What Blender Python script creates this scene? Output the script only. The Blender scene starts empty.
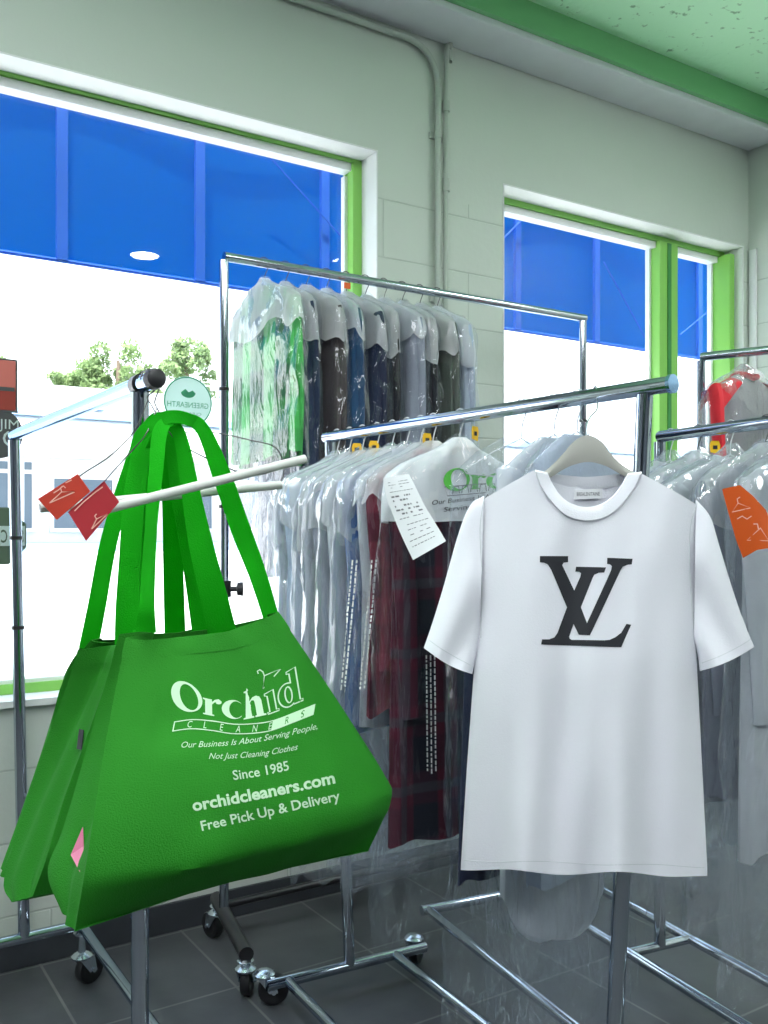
import bpy, bmesh, math, random
from math import sin, cos, pi, radians, sqrt, atan2, exp
from mathutils import Vector, Matrix, noise
from mathutils.bvhtree import BVHTree

sc = bpy.context.scene
COL = sc.collection
V3 = Vector
# ------------------------------------------------------------------ camera frame
CAMZ = 1.30
FPX = 930.0
CT, ST = 0.8415, 0.5402            # wall axis against the view axis
RX = V3((CT, -ST, 0)); FW = V3((ST, CT, 0))
def P(u, v, d):
    return RX*((u-384)/FPX*d) + FW*d + V3((0, 0, CAMZ+(532-v)/FPX*d))
def C(X, Y, z):                    # metres right of / in front of the camera
    return RX*X + FW*Y + V3((0, 0, z))
def on_y(u, v, y):                 # where the sight line meets a plane parallel to the window wall
    k = (u-384)/FPX
    return P(u, v, y/(CT-ST*k))

# ------------------------------------------------------------------ materials
MATS = {}
def rgb(r, g, b):
    f = lambda c: ((c/255+.055)/1.055)**2.4 if c > 10 else c/255/12.92
    return (f(r), f(g), f(b), 1)
def newmat(name):
    m = bpy.data.materials.new(name); m.use_nodes = True
    nt = m.node_tree; nt.nodes.clear()
    o = nt.nodes.new('ShaderNodeOutputMaterial')
    return m, nt, o
def pbr(name, col, rough=.6, metal=0, noise_amt=0, noise_scale=8, bump=0, bump_scale=60, spec=.5, trans=0, emis=None):
    m, nt, o = newmat(name)
    b = nt.nodes.new('ShaderNodeBsdfPrincipled')
    b.inputs['Base Color'].default_value = col
    b.inputs['Roughness'].default_value = rough
    b.inputs['Metallic'].default_value = metal
    b.inputs['Specular IOR Level'].default_value = spec
    if noise_amt or bump:
        tc = nt.nodes.new('ShaderNodeTexCoord')
    if noise_amt:
        n = nt.nodes.new('ShaderNodeTexNoise'); n.inputs['Scale'].default_value = noise_scale; n.inputs['Detail'].default_value = 5
        nt.links.new(tc.outputs['Object'], n.inputs['Vector'])
        r = nt.nodes.new('ShaderNodeValToRGB')
        r.color_ramp.elements[0].position = .3; r.color_ramp.elements[1].position = .7
        r.color_ramp.elements[0].color = tuple(c*(1-noise_amt) for c in col[:3])+(1,)
        r.color_ramp.elements[1].color = tuple(min(1, c*(1+noise_amt)) for c in col[:3])+(1,)
        nt.links.new(n.outputs['Fac'], r.inputs['Fac']); nt.links.new(r.outputs['Color'], b.inputs['Base Color'])
    if bump:
        n2 = nt.nodes.new('ShaderNodeTexNoise'); n2.inputs['Scale'].default_value = bump_scale; n2.inputs['Detail'].default_value = 4
        nt.links.new(tc.outputs['Object'], n2.inputs['Vector'])
        bp = nt.nodes.new('ShaderNodeBump'); bp.inputs['Strength'].default_value = bump; bp.inputs['Distance'].default_value = .01
        nt.links.new(n2.outputs['Fac'], bp.inputs['Height']); nt.links.new(bp.outputs['Normal'], b.inputs['Normal'])
    last = b.outputs[0]
    if trans:
        t = nt.nodes.new('ShaderNodeBsdfTranslucent'); t.inputs['Color'].default_value = col
        mx = nt.nodes.new('ShaderNodeMixShader'); mx.inputs[0].default_value = trans
        nt.links.new(last, mx.inputs[1]); nt.links.new(t.outputs[0], mx.inputs[2]); last = mx.outputs[0]
    if emis:
        b.inputs['Emission Color'].default_value = col; b.inputs['Emission Strength'].default_value = emis
    nt.links.new(last, o.inputs[0])
    MATS[name] = m
    return m
def film(name, haze=.2, tint=(.93, .97, 1, 1), gloss=.14, rough=.16, bscale=14, bstr=.6, edge=.5):
    """thin dry-cleaning poly: mostly see-through, wrinkled, glossy"""
    m, nt, o = newmat(name)
    N = nt.nodes.new; L = nt.links.new
    tc = N('ShaderNodeTexCoord')
    mp = N('ShaderNodeMapping'); mp.inputs['Scale'].default_value = (1.6, 1.6, .45)
    L(tc.outputs['Object'], mp.inputs['Vector'])
    n = N('ShaderNodeTexNoise'); n.inputs['Scale'].default_value = bscale; n.inputs['Detail'].default_value = 3; n.inputs['Distortion'].default_value = 1.2
    L(mp.outputs[0], n.inputs['Vector'])
    vo = N('ShaderNodeTexVoronoi'); vo.inputs['Scale'].default_value = bscale*.6; vo.feature = 'F1'
    L(mp.outputs[0], vo.inputs['Vector'])
    ad = N('ShaderNodeMath'); ad.operation = 'ADD'; L(n.outputs['Fac'], ad.inputs[0]); L(vo.outputs['Distance'], ad.inputs[1])
    bp = N('ShaderNodeBump'); bp.inputs['Strength'].default_value = bstr; bp.inputs['Distance'].default_value = .03
    L(ad.outputs[0], bp.inputs['Height'])
    tr = N('ShaderNodeBsdfTransparent'); tr.inputs[0].default_value = (.985, .99, 1, 1)
    gl = N('ShaderNodeBsdfGlossy'); gl.inputs['Roughness'].default_value = rough; gl.inputs['Color'].default_value = (1, 1, 1, 1)
    L(bp.outputs[0], gl.inputs['Normal'])
    df = N('ShaderNodeBsdfDiffuse'); df.inputs['Color'].default_value = tint
    tl = N('ShaderNodeBsdfTranslucent'); tl.inputs['Color'].default_value = tint
    L(bp.outputs[0], df.inputs['Normal'])
    m1 = N('ShaderNodeMixShader'); m1.inputs[0].default_value = .6; L(df.outputs[0], m1.inputs[1]); L(tl.outputs[0], m1.inputs[2])
    lw = N('ShaderNodeLayerWeight'); lw.inputs['Blend'].default_value = .35; L(bp.outputs[0], lw.inputs['Normal'])
    # haze share
    h = N('ShaderNodeMath'); h.operation = 'MULTIPLY_ADD'; L(lw.outputs['Facing'], h.inputs[0]); h.inputs[1].default_value = edge; h.inputs[2].default_value = haze
    h.use_clamp = True
    m2 = N('ShaderNodeMixShader'); L(h.outputs[0], m2.inputs[0]); L(tr.outputs[0], m2.inputs[1]); L(m1.outputs[0], m2.inputs[2])
    g = N('ShaderNodeMath'); g.operation = 'MULTIPLY_ADD'; L(lw.outputs['Fresnel'], g.inputs[0]); g.inputs[1].default_value = .16; g.inputs[2].default_value = gloss
    g.use_clamp = True
    m3 = N('ShaderNodeMixShader'); L(g.outputs[0], m3.inputs[0]); L(m2.outputs[0], m3.inputs[1]); L(gl.outputs[0], m3.inputs[2])
    L(m3.outputs[0], o.inputs[0])
    MATS[name] = m
    return m
def glass(name, refl=.05, tint=(1, 1, 1, 1)):
    m, nt, o = newmat(name)
    tr = nt.nodes.new('ShaderNodeBsdfTransparent'); tr.inputs[0].default_value = tint
    gl = nt.nodes.new('ShaderNodeBsdfGlossy'); gl.inputs['Roughness'].default_value = .0
    mx = nt.nodes.new('ShaderNodeMixShader'); mx.inputs[0].default_value = refl
    nt.links.new(tr.outputs[0], mx.inputs[1]); nt.links.new(gl.outputs[0], mx.inputs[2]); nt.links.new(mx.outputs[0], o.inputs[0])
    MATS[name] = m
    return m
def cloth2(name, c1, c2, kind='plaid', scale=18, rough=.85, c3=None):
    m, nt, o = newmat(name)
    N = nt.nodes.new; L = nt.links.new
    tc = N('ShaderNodeTexCoord'); b = N('ShaderNodeBsdfPrincipled'); b.inputs['Roughness'].default_value = rough
    def band(axis, sc_, lo, hi):
        w = N('ShaderNodeTexWave'); w.bands_direction = axis; w.inputs['Scale'].default_value = sc_; w.inputs['Distortion'].default_value = .35; w.inputs['Detail'].default_value = 1
        L(tc.outputs['Object'], w.inputs['Vector'])
        r = N('ShaderNodeValToRGB'); r.color_ramp.elements[0].position = lo; r.color_ramp.elements[1].position = hi; L(w.outputs['Fac'], r.inputs['Fac']); return r.outputs['Color']
    x1_, z1_ = band('X', scale*.5, .45, .6), band('Z', scale*.4, .45, .6)
    mx = N('ShaderNodeMixRGB'); mx.inputs[1].default_value = c1; mx.inputs[2].default_value = c2
    if kind == 'plaid':
        ad = N('ShaderNodeMath'); ad.operation = 'MULTIPLY_ADD'; ad.inputs[1].default_value = .72; L(x1_, ad.inputs[0])
        h = N('ShaderNodeMath'); h.operation = 'MULTIPLY'; h.inputs[1].default_value = .28; L(z1_, h.inputs[0]); L(h.outputs[0], ad.inputs[2]); L(ad.outputs[0], mx.inputs[0])
    else: L(z1_, mx.inputs[0])
    last = mx.outputs[0]
    if c3:
        for ax in ('X', 'Z'):
            l_ = band(ax, scale*.5*(1 if ax == 'X' else .8), .93, .97); m3 = N('ShaderNodeMixRGB'); hh = N('ShaderNodeMath'); hh.operation = 'MULTIPLY'; hh.inputs[1].default_value = .6; L(l_, hh.inputs[0]); L(hh.outputs[0], m3.inputs[0]); L(last, m3.inputs[1]); m3.inputs[2].default_value = c3; last = m3.outputs[0]
    L(last, b.inputs['Base Color']); L(b.outputs[0], o.inputs[0]); MATS[name] = m
    return m

M_wall = None
def wall_mat():
    m, nt, o = newmat('painted_block_wall'); N = nt.nodes.new; L = nt.links.new
    g = N('ShaderNodeNewGeometry'); b = N('ShaderNodeBsdfPrincipled'); b.inputs['Roughness'].default_value = .55
    sep = N('ShaderNodeSeparateXYZ'); L(g.outputs['Position'], sep.inputs[0])
    ad = N('ShaderNodeMath'); ad.operation = 'ADD'; L(sep.outputs['X'], ad.inputs[0]); L(sep.outputs['Y'], ad.inputs[1])
    cb = N('ShaderNodeCombineXYZ'); L(ad.outputs[0], cb.inputs['X'])
    z = N('ShaderNodeMath'); z.operation = 'ADD'; z.inputs[1].default_value = .06; L(sep.outputs['Z'], z.inputs[0]); L(z.outputs[0], cb.inputs['Y'])
    br = N('ShaderNodeTexBrick'); br.inputs['Scale'].default_value = 1; br.inputs['Brick Width'].default_value = .8; br.inputs['Row Height'].default_value = .217
    br.inputs['Mortar Size'].default_value = .004; br.inputs['Mortar Smooth'].default_value = .6
    L(cb.outputs[0], br.inputs['Vector'])
    lt = N('ShaderNodeMath'); lt.operation = 'LESS_THAN'; lt.inputs[1].default_value = 2.6; L(sep.outputs['Z'], lt.inputs[0])
    mu = N('ShaderNodeMath'); mu.operation = 'MULTIPLY'; L(br.outputs['Fac'], mu.inputs[0]); L(lt.outputs[0], mu.inputs[1])
    n = N('ShaderNodeTexNoise'); n.inputs['Scale'].default_value = 2.2; n.inputs['Detail'].default_value = 6; L(g.outputs['Position'], n.inputs['Vector'])
    r = N('ShaderNodeValToRGB'); r.color_ramp.elements[0].color = rgb(196, 204, 194); r.color_ramp.elements[1].color = rgb(206, 213, 204)
    L(n.outputs['Fac'], r.inputs['Fac'])
    mx = N('ShaderNodeMixRGB'); mx.inputs[2].default_value = rgb(150, 160, 150); L(r.outputs['Color'], mx.inputs[1])
    mk = N('ShaderNodeMath'); mk.operation = 'MULTIPLY'; mk.inputs[1].default_value = .4; L(mu.outputs[0], mk.inputs[0]); L(mk.outputs[0], mx.inputs[0])
    L(mx.outputs[0], b.inputs['Base Color'])
    n2 = N('ShaderNodeTexNoise'); n2.inputs['Scale'].default_value = 45; n2.inputs['Detail'].default_value = 5; L(g.outputs['Position'], n2.inputs['Vector'])
    s = N('ShaderNodeMath'); s.operation = 'MULTIPLY_ADD'; s.inputs[1].default_value = -1.0; L(mu.outputs[0], s.inputs[0])
    n3 = N('ShaderNodeMath'); n3.operation = 'MULTIPLY'; n3.inputs[1].default_value = .25; L(n2.outputs['Fac'], n3.inputs[0]); L(n3.outputs[0], s.inputs[2])
    bp = N('ShaderNodeBump'); bp.inputs['Strength'].default_value = .35; bp.inputs['Distance'].default_value = .008; L(s.outputs[0], bp.inputs['Height'])
    L(bp.outputs[0], b.inputs['Normal']); L(b.outputs[0], o.inputs[0]); return m
def floor_mat():
    m, nt, o = newmat('slate_floor_tile'); N = nt.nodes.new; L = nt.links.new
    g = N('ShaderNodeNewGeometry'); b = N('ShaderNodeBsdfPrincipled'); b.inputs['Roughness'].default_value = .42
    mp = N('ShaderNodeMapping'); mp.inputs['Location'].default_value = (-.641+.88, -2.463+.44*8, 0); L(g.outputs['Position'], mp.inputs['Vector'])
    br = N('ShaderNodeTexBrick'); br.offset = 0; br.inputs['Scale'].default_value = 1; br.inputs['Brick Width'].default_value = .44; br.inputs['Row Height'].default_value = .44
    br.inputs['Mortar Size'].default_value = .0045; br.inputs['Mortar Smooth'].default_value = .3
    br.inputs['Color1'].default_value = rgb(72, 75, 80); br.inputs['Color2'].default_value = rgb(80, 83, 86); br.inputs['Mortar'].default_value = rgb(112, 114, 114)
    L(mp.outputs[0], br.inputs['Vector'])
    n = N('ShaderNodeTexNoise'); n.inputs['Scale'].default_value = 9; n.inputs['Detail'].default_value = 7; L(g.outputs['Position'], n.inputs['Vector'])
    r = N('ShaderNodeValToRGB'); r.color_ramp.elements[0].color = (.62, .62, .62, 1); r.color_ramp.elements[1].color = (1.25, 1.22, 1.2, 1); L(n.outputs['Fac'], r.inputs['Fac'])
    mx = N('ShaderNodeMixRGB'); mx.blend_type = 'MULTIPLY'; mx.inputs[0].default_value = 1; L(br.outputs['Color'], mx.inputs[1]); L(r.outputs['Color'], mx.inputs[2])
    L(mx.outputs[0], b.inputs['Base Color'])
    bp = N('ShaderNodeBump'); bp.inputs['Strength'].default_value = .3; bp.inputs['Distance'].default_value = .004; L(n.outputs['Fac'], bp.inputs['Height']); L(bp.outputs[0], b.inputs['Normal'])
    L(b.outputs[0], o.inputs[0]); return m
def ceil_mat():
    m, nt, o = newmat('green_speckled_ceiling'); N = nt.nodes.new; L = nt.links.new
    g = N('ShaderNodeNewGeometry'); b = N('ShaderNodeBsdfPrincipled'); b.inputs['Roughness'].default_value = .8
    v = N('ShaderNodeTexNoise'); v.inputs['Scale'].default_value = 26; v.inputs['Detail'].default_value = 8; L(g.outputs['Position'], v.inputs['Vector'])
    r = N('ShaderNodeValToRGB'); r.color_ramp.elements[0].position = .30; r.color_ramp.elements[1].position = .37
    r.color_ramp.elements[0].color = rgb(135, 185, 140); r.color_ramp.elements[1].color = rgb(196, 246, 204)
    L(v.outputs['Fac'], r.inputs['Fac']); L(r.outputs['Color'], b.inputs['Base Color'])
    bp = N('ShaderNodeBump'); bp.inputs['Strength'].default_value = .5; bp.inputs['Distance'].default_value = .01; L(v.outputs['Fac'], bp.inputs['Height']); L(bp.outputs[0], b.inputs['Normal'])
    L(b.outputs[0], o.inputs[0]); return m
M_wall = wall_mat(); M_floor = floor_mat(); M_ceil = ceil_mat()
M_back = pbr('slate_grey_wall', rgb(96, 102, 110), .7)
M_reveal = pbr('white_plaster', rgb(226, 228, 226), .6, noise_amt=.03)
M_soffit = pbr('grey_soffit_paint', rgb(222, 222, 228), .6, noise_amt=.03)
M_gfascia = pbr('green_ceiling_edge', rgb(120, 185, 128), .7)
M_base = pbr('dark_baseboard', rgb(52, 55, 60), .5, noise_amt=.15)
M_green = pbr('green_window_frame', rgb(140, 205, 95), .35)
M_dgreen = pbr('dark_green_gasket', rgb(60, 140, 70), .4)
M_white = pbr('white_paint', rgb(240, 242, 240), .4)
M_chrome = pbr('chrome_tube', (.50, .54, .59, 1), .09, 1)
M_chrome.node_tree.nodes['Principled BSDF'].inputs['Specular Tint'].default_value = (.35, .48, .66, 1)
M_steel = pbr('zinc_plated_steel', (.6, .66, .72, 1), .25, 1)
M_black = pbr('black_steel', (.012, .012, .014, 1), .35)
M_rubber = pbr('black_rubber', (.01, .01, .012, 1), .5)
M_ring = pbr('dark_ring', (.02, .02, .02, 1), .3)
M_glass = glass('window_glass', .045)
M_cap = pbr('blue_metal_end_cap', (.35, .55, .85, 1), .15, 1)  # blue metallic cap on the rail end
M_wire = pbr('grey_hanger_wire', (.12, .12, .12, 1), .35, 1)
M_wwire = pbr('white_coated_wire', rgb(220, 225, 228), .4)
M_tube = pbr('cardboard_tube_grey', rgb(205, 208, 202), .7)
M_hang = pbr('grey_plastic_hanger', rgb(168, 168, 160), .5, noise_amt=.04)
M_tote = pbr('green_nonwoven_fabric', rgb(43, 142, 35), .75, bump=.35, bump_scale=420, noise_amt=.06, noise_scale=5, trans=.22, spec=.25)
M_strap = pbr('backlit_green_strap_fabric', rgb(34, 200, 30), .75, bump=.3, bump_scale=420, trans=.5, spec=.2)  # green brighter than the bags, backlit glow put into the colour
M_print = pbr('pale_green_white_print', rgb(186, 224, 184), .7)
M_tee = pbr('white_cotton_jersey', rgb(240, 241, 247), .9, bump=.12, bump_scale=350, trans=.12, spec=.15)
M_ink = pbr('black_print', rgb(34, 36, 42), .75)
M_grey = pbr('grey_print', rgb(120, 122, 126), .7)
M_label = pbr('white_satin_label', rgb(228, 230, 232), .5)
M_film = film('clear_poly_film', tint=(.66, .84, 1, 1), haze=.0, edge=.08, gloss=.03, rough=.1, bscale=6, bstr=.8)
M_film2 = film('clear_poly_film_dense', tint=(.86, .94, 1, 1), haze=.06, edge=.24, gloss=.11, bscale=5, rough=.12, bstr=.8)
M_cape = film('frosted_shoulder_cape', haze=.6, tint=(.95, .97, .98, 1), gloss=.06, rough=.3, edge=.3, bscale=5, bstr=.5)
M_paper = pbr('white_paper_cape', rgb(240, 244, 246), .6, trans=.3)
M_receipt = pbr('receipt_paper', rgb(232, 235, 236), .6, trans=.2)
M_pgreen = pbr('green_ink', rgb(80, 178, 60), .6)
M_yellow = pbr('yellow_plastic_tag', rgb(240, 190, 20), .45)
M_red = pbr('orange_red_card', rgb(205, 62, 40), .55, trans=.15)
M_red2 = pbr('red_card', rgb(192, 48, 56), .55, trans=.15)
M_orange = pbr('orange_card', rgb(226, 96, 22), .5, trans=.2)
M_pink = pbr('pink_paper', rgb(205, 110, 140), .6)
M_cprint = pbr('card_print_light', rgb(245, 190, 170), .6)
M_blue = pbr('blue_awning_vinyl', rgb(0, 119, 181), .6, trans=.8, spec=.15, noise_amt=.04, noise_scale=1.5)
M_bluebar = pbr('awning_frame_blue', rgb(20, 95, 200), .6, trans=.3)
M_lamp = pbr('lamp_diffuser', (1, .97, .93, 1), .5, emis=26)
M_lampbody = pbr('lamp_housing', rgb(235, 235, 235), .5)
M_cond = pbr('painted_conduit', rgb(182, 190, 180), .45)
M_gnd = pbr('pale_concrete', rgb(205, 205, 203), .9, noise_amt=.06, noise_scale=.6)
M_bwall = pbr('white_render_wall', rgb(225, 226, 226), .85)
M_btrim = pbr('blue_grey_trim', rgb(150, 180, 205), .7)
M_bglass = pbr('shop_glass_blue', rgb(84, 102, 116), .3)
M_bblind = pbr('window_blind', rgb(215, 222, 225), .7)
M_leaf = pbr('pale_leaves', rgb(132, 156, 104), .8, trans=.35, noise_amt=.3, noise_scale=.5)
M_bark = pbr('bark', rgb(120, 105, 90), .9)
M_brick = cloth2('red_wood_sign_face', rgb(150, 60, 50), rgb(200, 110, 100), 'stripe', 3)
M_dsign = pbr('dark_grey_sign', rgb(70, 72, 72), .6)
M_sgreen = pbr('sticker_green', rgb(70, 160, 120), .6)
M_swhite = pbr('sticker_white', rgb(225, 240, 236), .6, trans=.4)
M_ogrn = pbr('olive_sign_edge', rgb(80, 100, 80), .6)

# ------------------------------------------------------------------ mesh building
class MB:
    def __init__(s): s.v = []; s.f = []
    def add(s, vs, fs):
        n = len(s.v); s.v += [V3(p) for p in vs]; s.f += [tuple(i+n for i in f) for f in fs]; return s
    def box(s, lo, hi, bev=0):
        x0, y0, z0 = lo; x1, y1, z1 = hi
        return s.add([(x0,y0,z0),(x1,y0,z0),(x1,y1,z0),(x0,y1,z0),(x0,y0,z1),(x1,y0,z1),(x1,y1,z1),(x0,y1,z1)],
                     [(0,3,2,1),(4,5,6,7),(0,1,5,4),(1,2,6,5),(2,3,7,6),(3,0,4,7)])
    def tube(s, pts, r, n=12, closed=False, cap=True, flat=None):
        pts = [V3(p) for p in pts]; m = len(pts)
        rs = r if isinstance(r, (list, tuple)) else [r]*m
        base = len(s.v); T = []
        for i in range(m):
            a = pts[(i-1) % m] if (closed or i > 0) else pts[i]
            b = pts[(i+1) % m] if (closed or i < m-1) else pts[i]
            t = (b-a); T.append(t.normalized() if t.length > 1e-9 else V3((0, 0, 1)))
        up = V3((0, 0, 1)) if abs(T[0].z) < .9 else V3((1, 0, 0))
        nrm = (up - T[0]*up.dot(T[0])).normalized()
        for i in range(m):
            nrm = (nrm - T[i]*nrm.dot(T[i])).normalized(); bn = T[i].cross(nrm)
            for k in range(n):
                a = 2*pi*k/n; f2 = 1 if flat is None else flat
                s.v.append(pts[i] + (nrm*cos(a) + bn*sin(a)*f2)*rs[i])
        seg = m if closed else m-1
        for i in range(seg):
            j = (i+1) % m
            for k in range(n):
                k2 = (k+1) % n
                s.f.append((base+i*n+k, base+i*n+k2, base+j*n+k2, base+j*n+k))
        if cap and not closed:
            s.f.append(tuple(base+k for k in reversed(range(n)))); s.f.append(tuple(base+(m-1)*n+k for k in range(n)))
        return s
    def grid(s, rows, closed=False):
        base = len(s.v); nr = len(rows); nc = len(rows[0])
        for r in rows: s.v += [V3(p) for p in r]
        for i in range(nr-1):
            for j in range(nc if closed else nc-1):
                k = (j+1) % nc
                s.f.append((base+i*nc+j, base+i*nc+k, base+(i+1)*nc+k, base+(i+1)*nc+j))
        return s
    def lathe(s, c, axis, prof, n=20):
        axis = V3(axis).normalized(); up = V3((0, 0, 1)) if abs(axis.z) < .9 else V3((1, 0, 0))
        a = (up-axis*up.dot(axis)).normalized(); b = axis.cross(a); c = V3(c)
        s.grid([[c+axis*h+(a*cos(2*pi*k/n)+b*sin(2*pi*k/n))*max(r, 1e-4) for k in range(n)] for (r, h) in prof], True)
        return s
    def sphere(s, c, r, nu=14, nv=8, sc=(1, 1, 1)):
        c = V3(c)
        rows = [[c+V3((r*sc[0]*sin(pi*i/nv)*cos(2*pi*k/nu), r*sc[1]*sin(pi*i/nv)*sin(2*pi*k/nu), r*sc[2]*cos(pi*i/nv))) for k in range(nu)] for i in range(nv+1)]
        rows[0] = [p+V3((1e-5*cos(k), 1e-5*sin(k), 0)) for k, p in enumerate(rows[0])]
        return s.grid(rows, True)

WMX = {}
def wm(o): return WMX.get(o.name, Matrix.Identity(4))
def finish(name, mb, mat, parent=None, smooth=True, local=False, mods=None, base=True):
    """one mesh object. vertices are in world space unless local"""
    me = bpy.data.meshes.new(name)
    vs = mb.v
    inv = Matrix.Identity(4); loc = V3((0, 0, 0))
    if parent is not None and not local: inv = wm(parent).inverted()
    if parent is None and not local and base and vs:
        xs = [p.x for p in vs]; ys = [p.y for p in vs]; zs = [p.z for p in vs]
        loc = V3(((min(xs)+max(xs))/2, (min(ys)+max(ys))/2, min(zs)))
        inv = Matrix.Translation(-loc)
    me.from_pydata([tuple(inv @ p) for p in vs], [], mb.f)
    bm = bmesh.new(); bm.from_mesh(me); bmesh.ops.remove_doubles(bm, verts=bm.verts, dist=1e-5)
    bmesh.ops.recalc_face_normals(bm, faces=bm.faces) if smooth != 'keep' else None
    bm.to_mesh(me); bm.free()
    me.validate()
    if mat: me.materials.append(mat)
    o = bpy.data.objects.new(name, me); COL.objects.link(o)
    if parent is not None: o.parent = parent
    o.location = loc
    WMX[o.name] = (wm(parent) if parent is not None else Matrix.Identity(4)) @ Matrix.Translation(loc)
    if smooth:
        for p in me.polygons: p.use_smooth = True
        if smooth is not True and smooth != 'keep':
            pass
        try: me.set_sharp_from_angle(angle=radians(40 if smooth is True else 180))
        except Exception: pass
    if mods:
        for (t, kw) in mods:
            m = o.modifiers.new(t, t)
            for k, v in kw.items(): setattr(m, k, v)
            if t == 'SOLIDIFY' and smooth:
                es = o.modifiers.new('split', 'EDGE_SPLIT'); es.split_angle = radians(55); es.use_edge_sharp = False
    return o
def empty(name, loc, rz=0):
    o = bpy.data.objects.new(name, None); COL.objects.link(o); o.location = loc; o.rotation_euler = (0, 0, rz)
    o.empty_display_size = .05
    WMX[o.name] = Matrix.Translation(V3(loc)) @ Matrix.Rotation(rz, 4, 'Z')
    return o
def tag(o, label, cat, group=None, kind=None):
    o['label'] = label; o['category'] = cat
    if group: o['group'] = group
    if kind: o['kind'] = kind
    return o
def struct(o): o['kind'] = 'structure'; return o
BEV = lambda w, s=2: [('BEVEL', dict(width=w, segments=s, limit_method='ANGLE'))]

def crom(pts, n=8):
    pts = [V3(p) for p in pts]; out = []
    q = [pts[0]*2-pts[1]] + pts + [pts[-1]*2-pts[-2]]
    for i in range(1, len(q)-2):
        a, b, c, d = q[i-1], q[i], q[i+1], q[i+2]
        for k in range(n):
            t = k/n
            out.append(.5*((2*b)+(c-a)*t+(2*a-5*b+4*c-d)*t*t+(3*b-a-3*c+d)*t**3))
    out.append(pts[-1]); return out
def lerp(a, b, t): return a+(b-a)*t
def interp(tab, x):
    if x <= tab[0][0]: return tab[0][1]
    for (x0, y0), (x1, y1) in zip(tab, tab[1:]):
        if x <= x1: return y0+(y1-y0)*(x-x0)/max(1e-9, x1-x0)
    return tab[-1][1]
def sm(tab, x):      # smoothed table
    if x <= tab[0][0]: return tab[0][1]
    for i in range(len(tab)-1):
        x0, y0 = tab[i]; x1, y1 = tab[i+1]
        if x <= x1:
            t = (x-x0)/max(1e-9, x1-x0)
            m0 = (y1-tab[i-1][1])/(x1-tab[i-1][0]) if i > 0 else (y1-y0)/(x1-x0)
            m1 = (tab[i+2][1]-y0)/(tab[i+2][0]-x0) if i+2 < len(tab) else (y1-y0)/(x1-x0)
            h = x1-x0; t2 = t*t; t3 = t2*t
            return (2*t3-3*t2+1)*y0+(t3-2*t2+t)*h*m0+(-2*t3+3*t2)*y1+(t3-t2)*h*m1
    return tab[-1][1]

# ------------------------------------------------------------------ print projection
def bvh_of(objs):
    vs = []; fs = []
    for o in objs:
        M = wm(o); n = len(vs)
        vs += [M @ v.co for v in o.data.vertices]; fs += [tuple(i+n for i in p.vertices) for p in o.data.polygons]
    return BVHTree.FromPolygons(vs, fs)
CAMP = V3((0, 0, CAMZ))
def project(tris2d, bvh, mapf, name, mat, parent, off=.0012, maxlen=None, dflt=None):
    """tris2d=(verts2d, faces); mapf: 2D -> pixel; the print lies on the surface"""
    bm = bmesh.new()
    vv = [bm.verts.new((x, y, 0)) for x, y in tris2d[0]]
    for f in tris2d[1]:
        try: bm.faces.new([vv[i] for i in f])
        except Exception: pass
    bmesh.ops.remove_doubles(bm, verts=bm.verts, dist=1e-6)
    if maxlen:
        bmesh.ops.triangulate(bm, faces=bm.faces)
        for _ in range(5):
            e = [e for e in bm.edges if e.calc_length() > maxlen]
            if not e: break
            bmesh.ops.subdivide_edges(bm, edges=e, cuts=1)
            bmesh.ops.triangulate(bm, faces=bm.faces)
    mb = MB(); last = dflt or 1.5
    for i, v in enumerate(bm.verts):
        v.index = i
        u, w = mapf(v.co.x, v.co.y)
        d = (P(u, w, 1)-CAMP); L = d.length; dn = d.normalized()
        hit = bvh.ray_cast(CAMP, dn)
        if hit[0] is not None:
            n = hit[1]; n = n if n.dot(dn) < 0 else -n
            p = hit[0]+n*off; last = (hit[0]-CAMP).length/L
        else: p = P(u, w, last-off)
        mb.v.append(p)
    mb.f = [tuple(v.index for v in f.verts) for f in bm.faces]
    bm.free()
    return finish(name, mb, mat, parent)
def text2d(body, size=1, shear=0, bold=0, sx=1, align='LEFT', spacing=1):
    cu = bpy.data.curves.new('t', 'FONT'); cu.body = body; cu.size = size; cu.shear = shear; cu.offset = bold; cu.resolution_u = 3
    cu.space_character = spacing; cu.align_x = align
    o = bpy.data.objects.new('t', cu); COL.objects.link(o)
    dg = bpy.context.evaluated_depsgraph_get(); me = o.evaluated_get(dg).to_mesh()
    vs = [(v.co.x*sx, v.co.y) for v in me.vertices]; fs = [tuple(p.vertices) for p in me.polygons]
    o.evaluated_get(dg).to_mesh_clear(); bpy.data.objects.remove(o); bpy.data.curves.remove(cu)
    return vs, fs
def fill2d(loops):
    cu = bpy.data.curves.new('t', 'CURVE'); cu.dimensions = '2D'; cu.fill_mode = 'BOTH'
    for lp in loops:
        s = cu.splines.new('POLY'); s.points.add(len(lp)-1); s.use_cyclic_u = True
        for p, q in zip(s.points, lp): p.co = (q[0], q[1], 0, 1)
    o = bpy.data.objects.new('t', cu); COL.objects.link(o)
    dg = bpy.context.evaluated_depsgraph_get(); me = o.evaluated_get(dg).to_mesh()
    vs = [(v.co.x, v.co.y) for v in me.vertices]; fs = [tuple(p.vertices) for p in me.polygons]
    o.evaluated_get(dg).to_mesh_clear(); bpy.data.objects.remove(o); bpy.data.curves.remove(cu)
    return vs, fs
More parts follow.
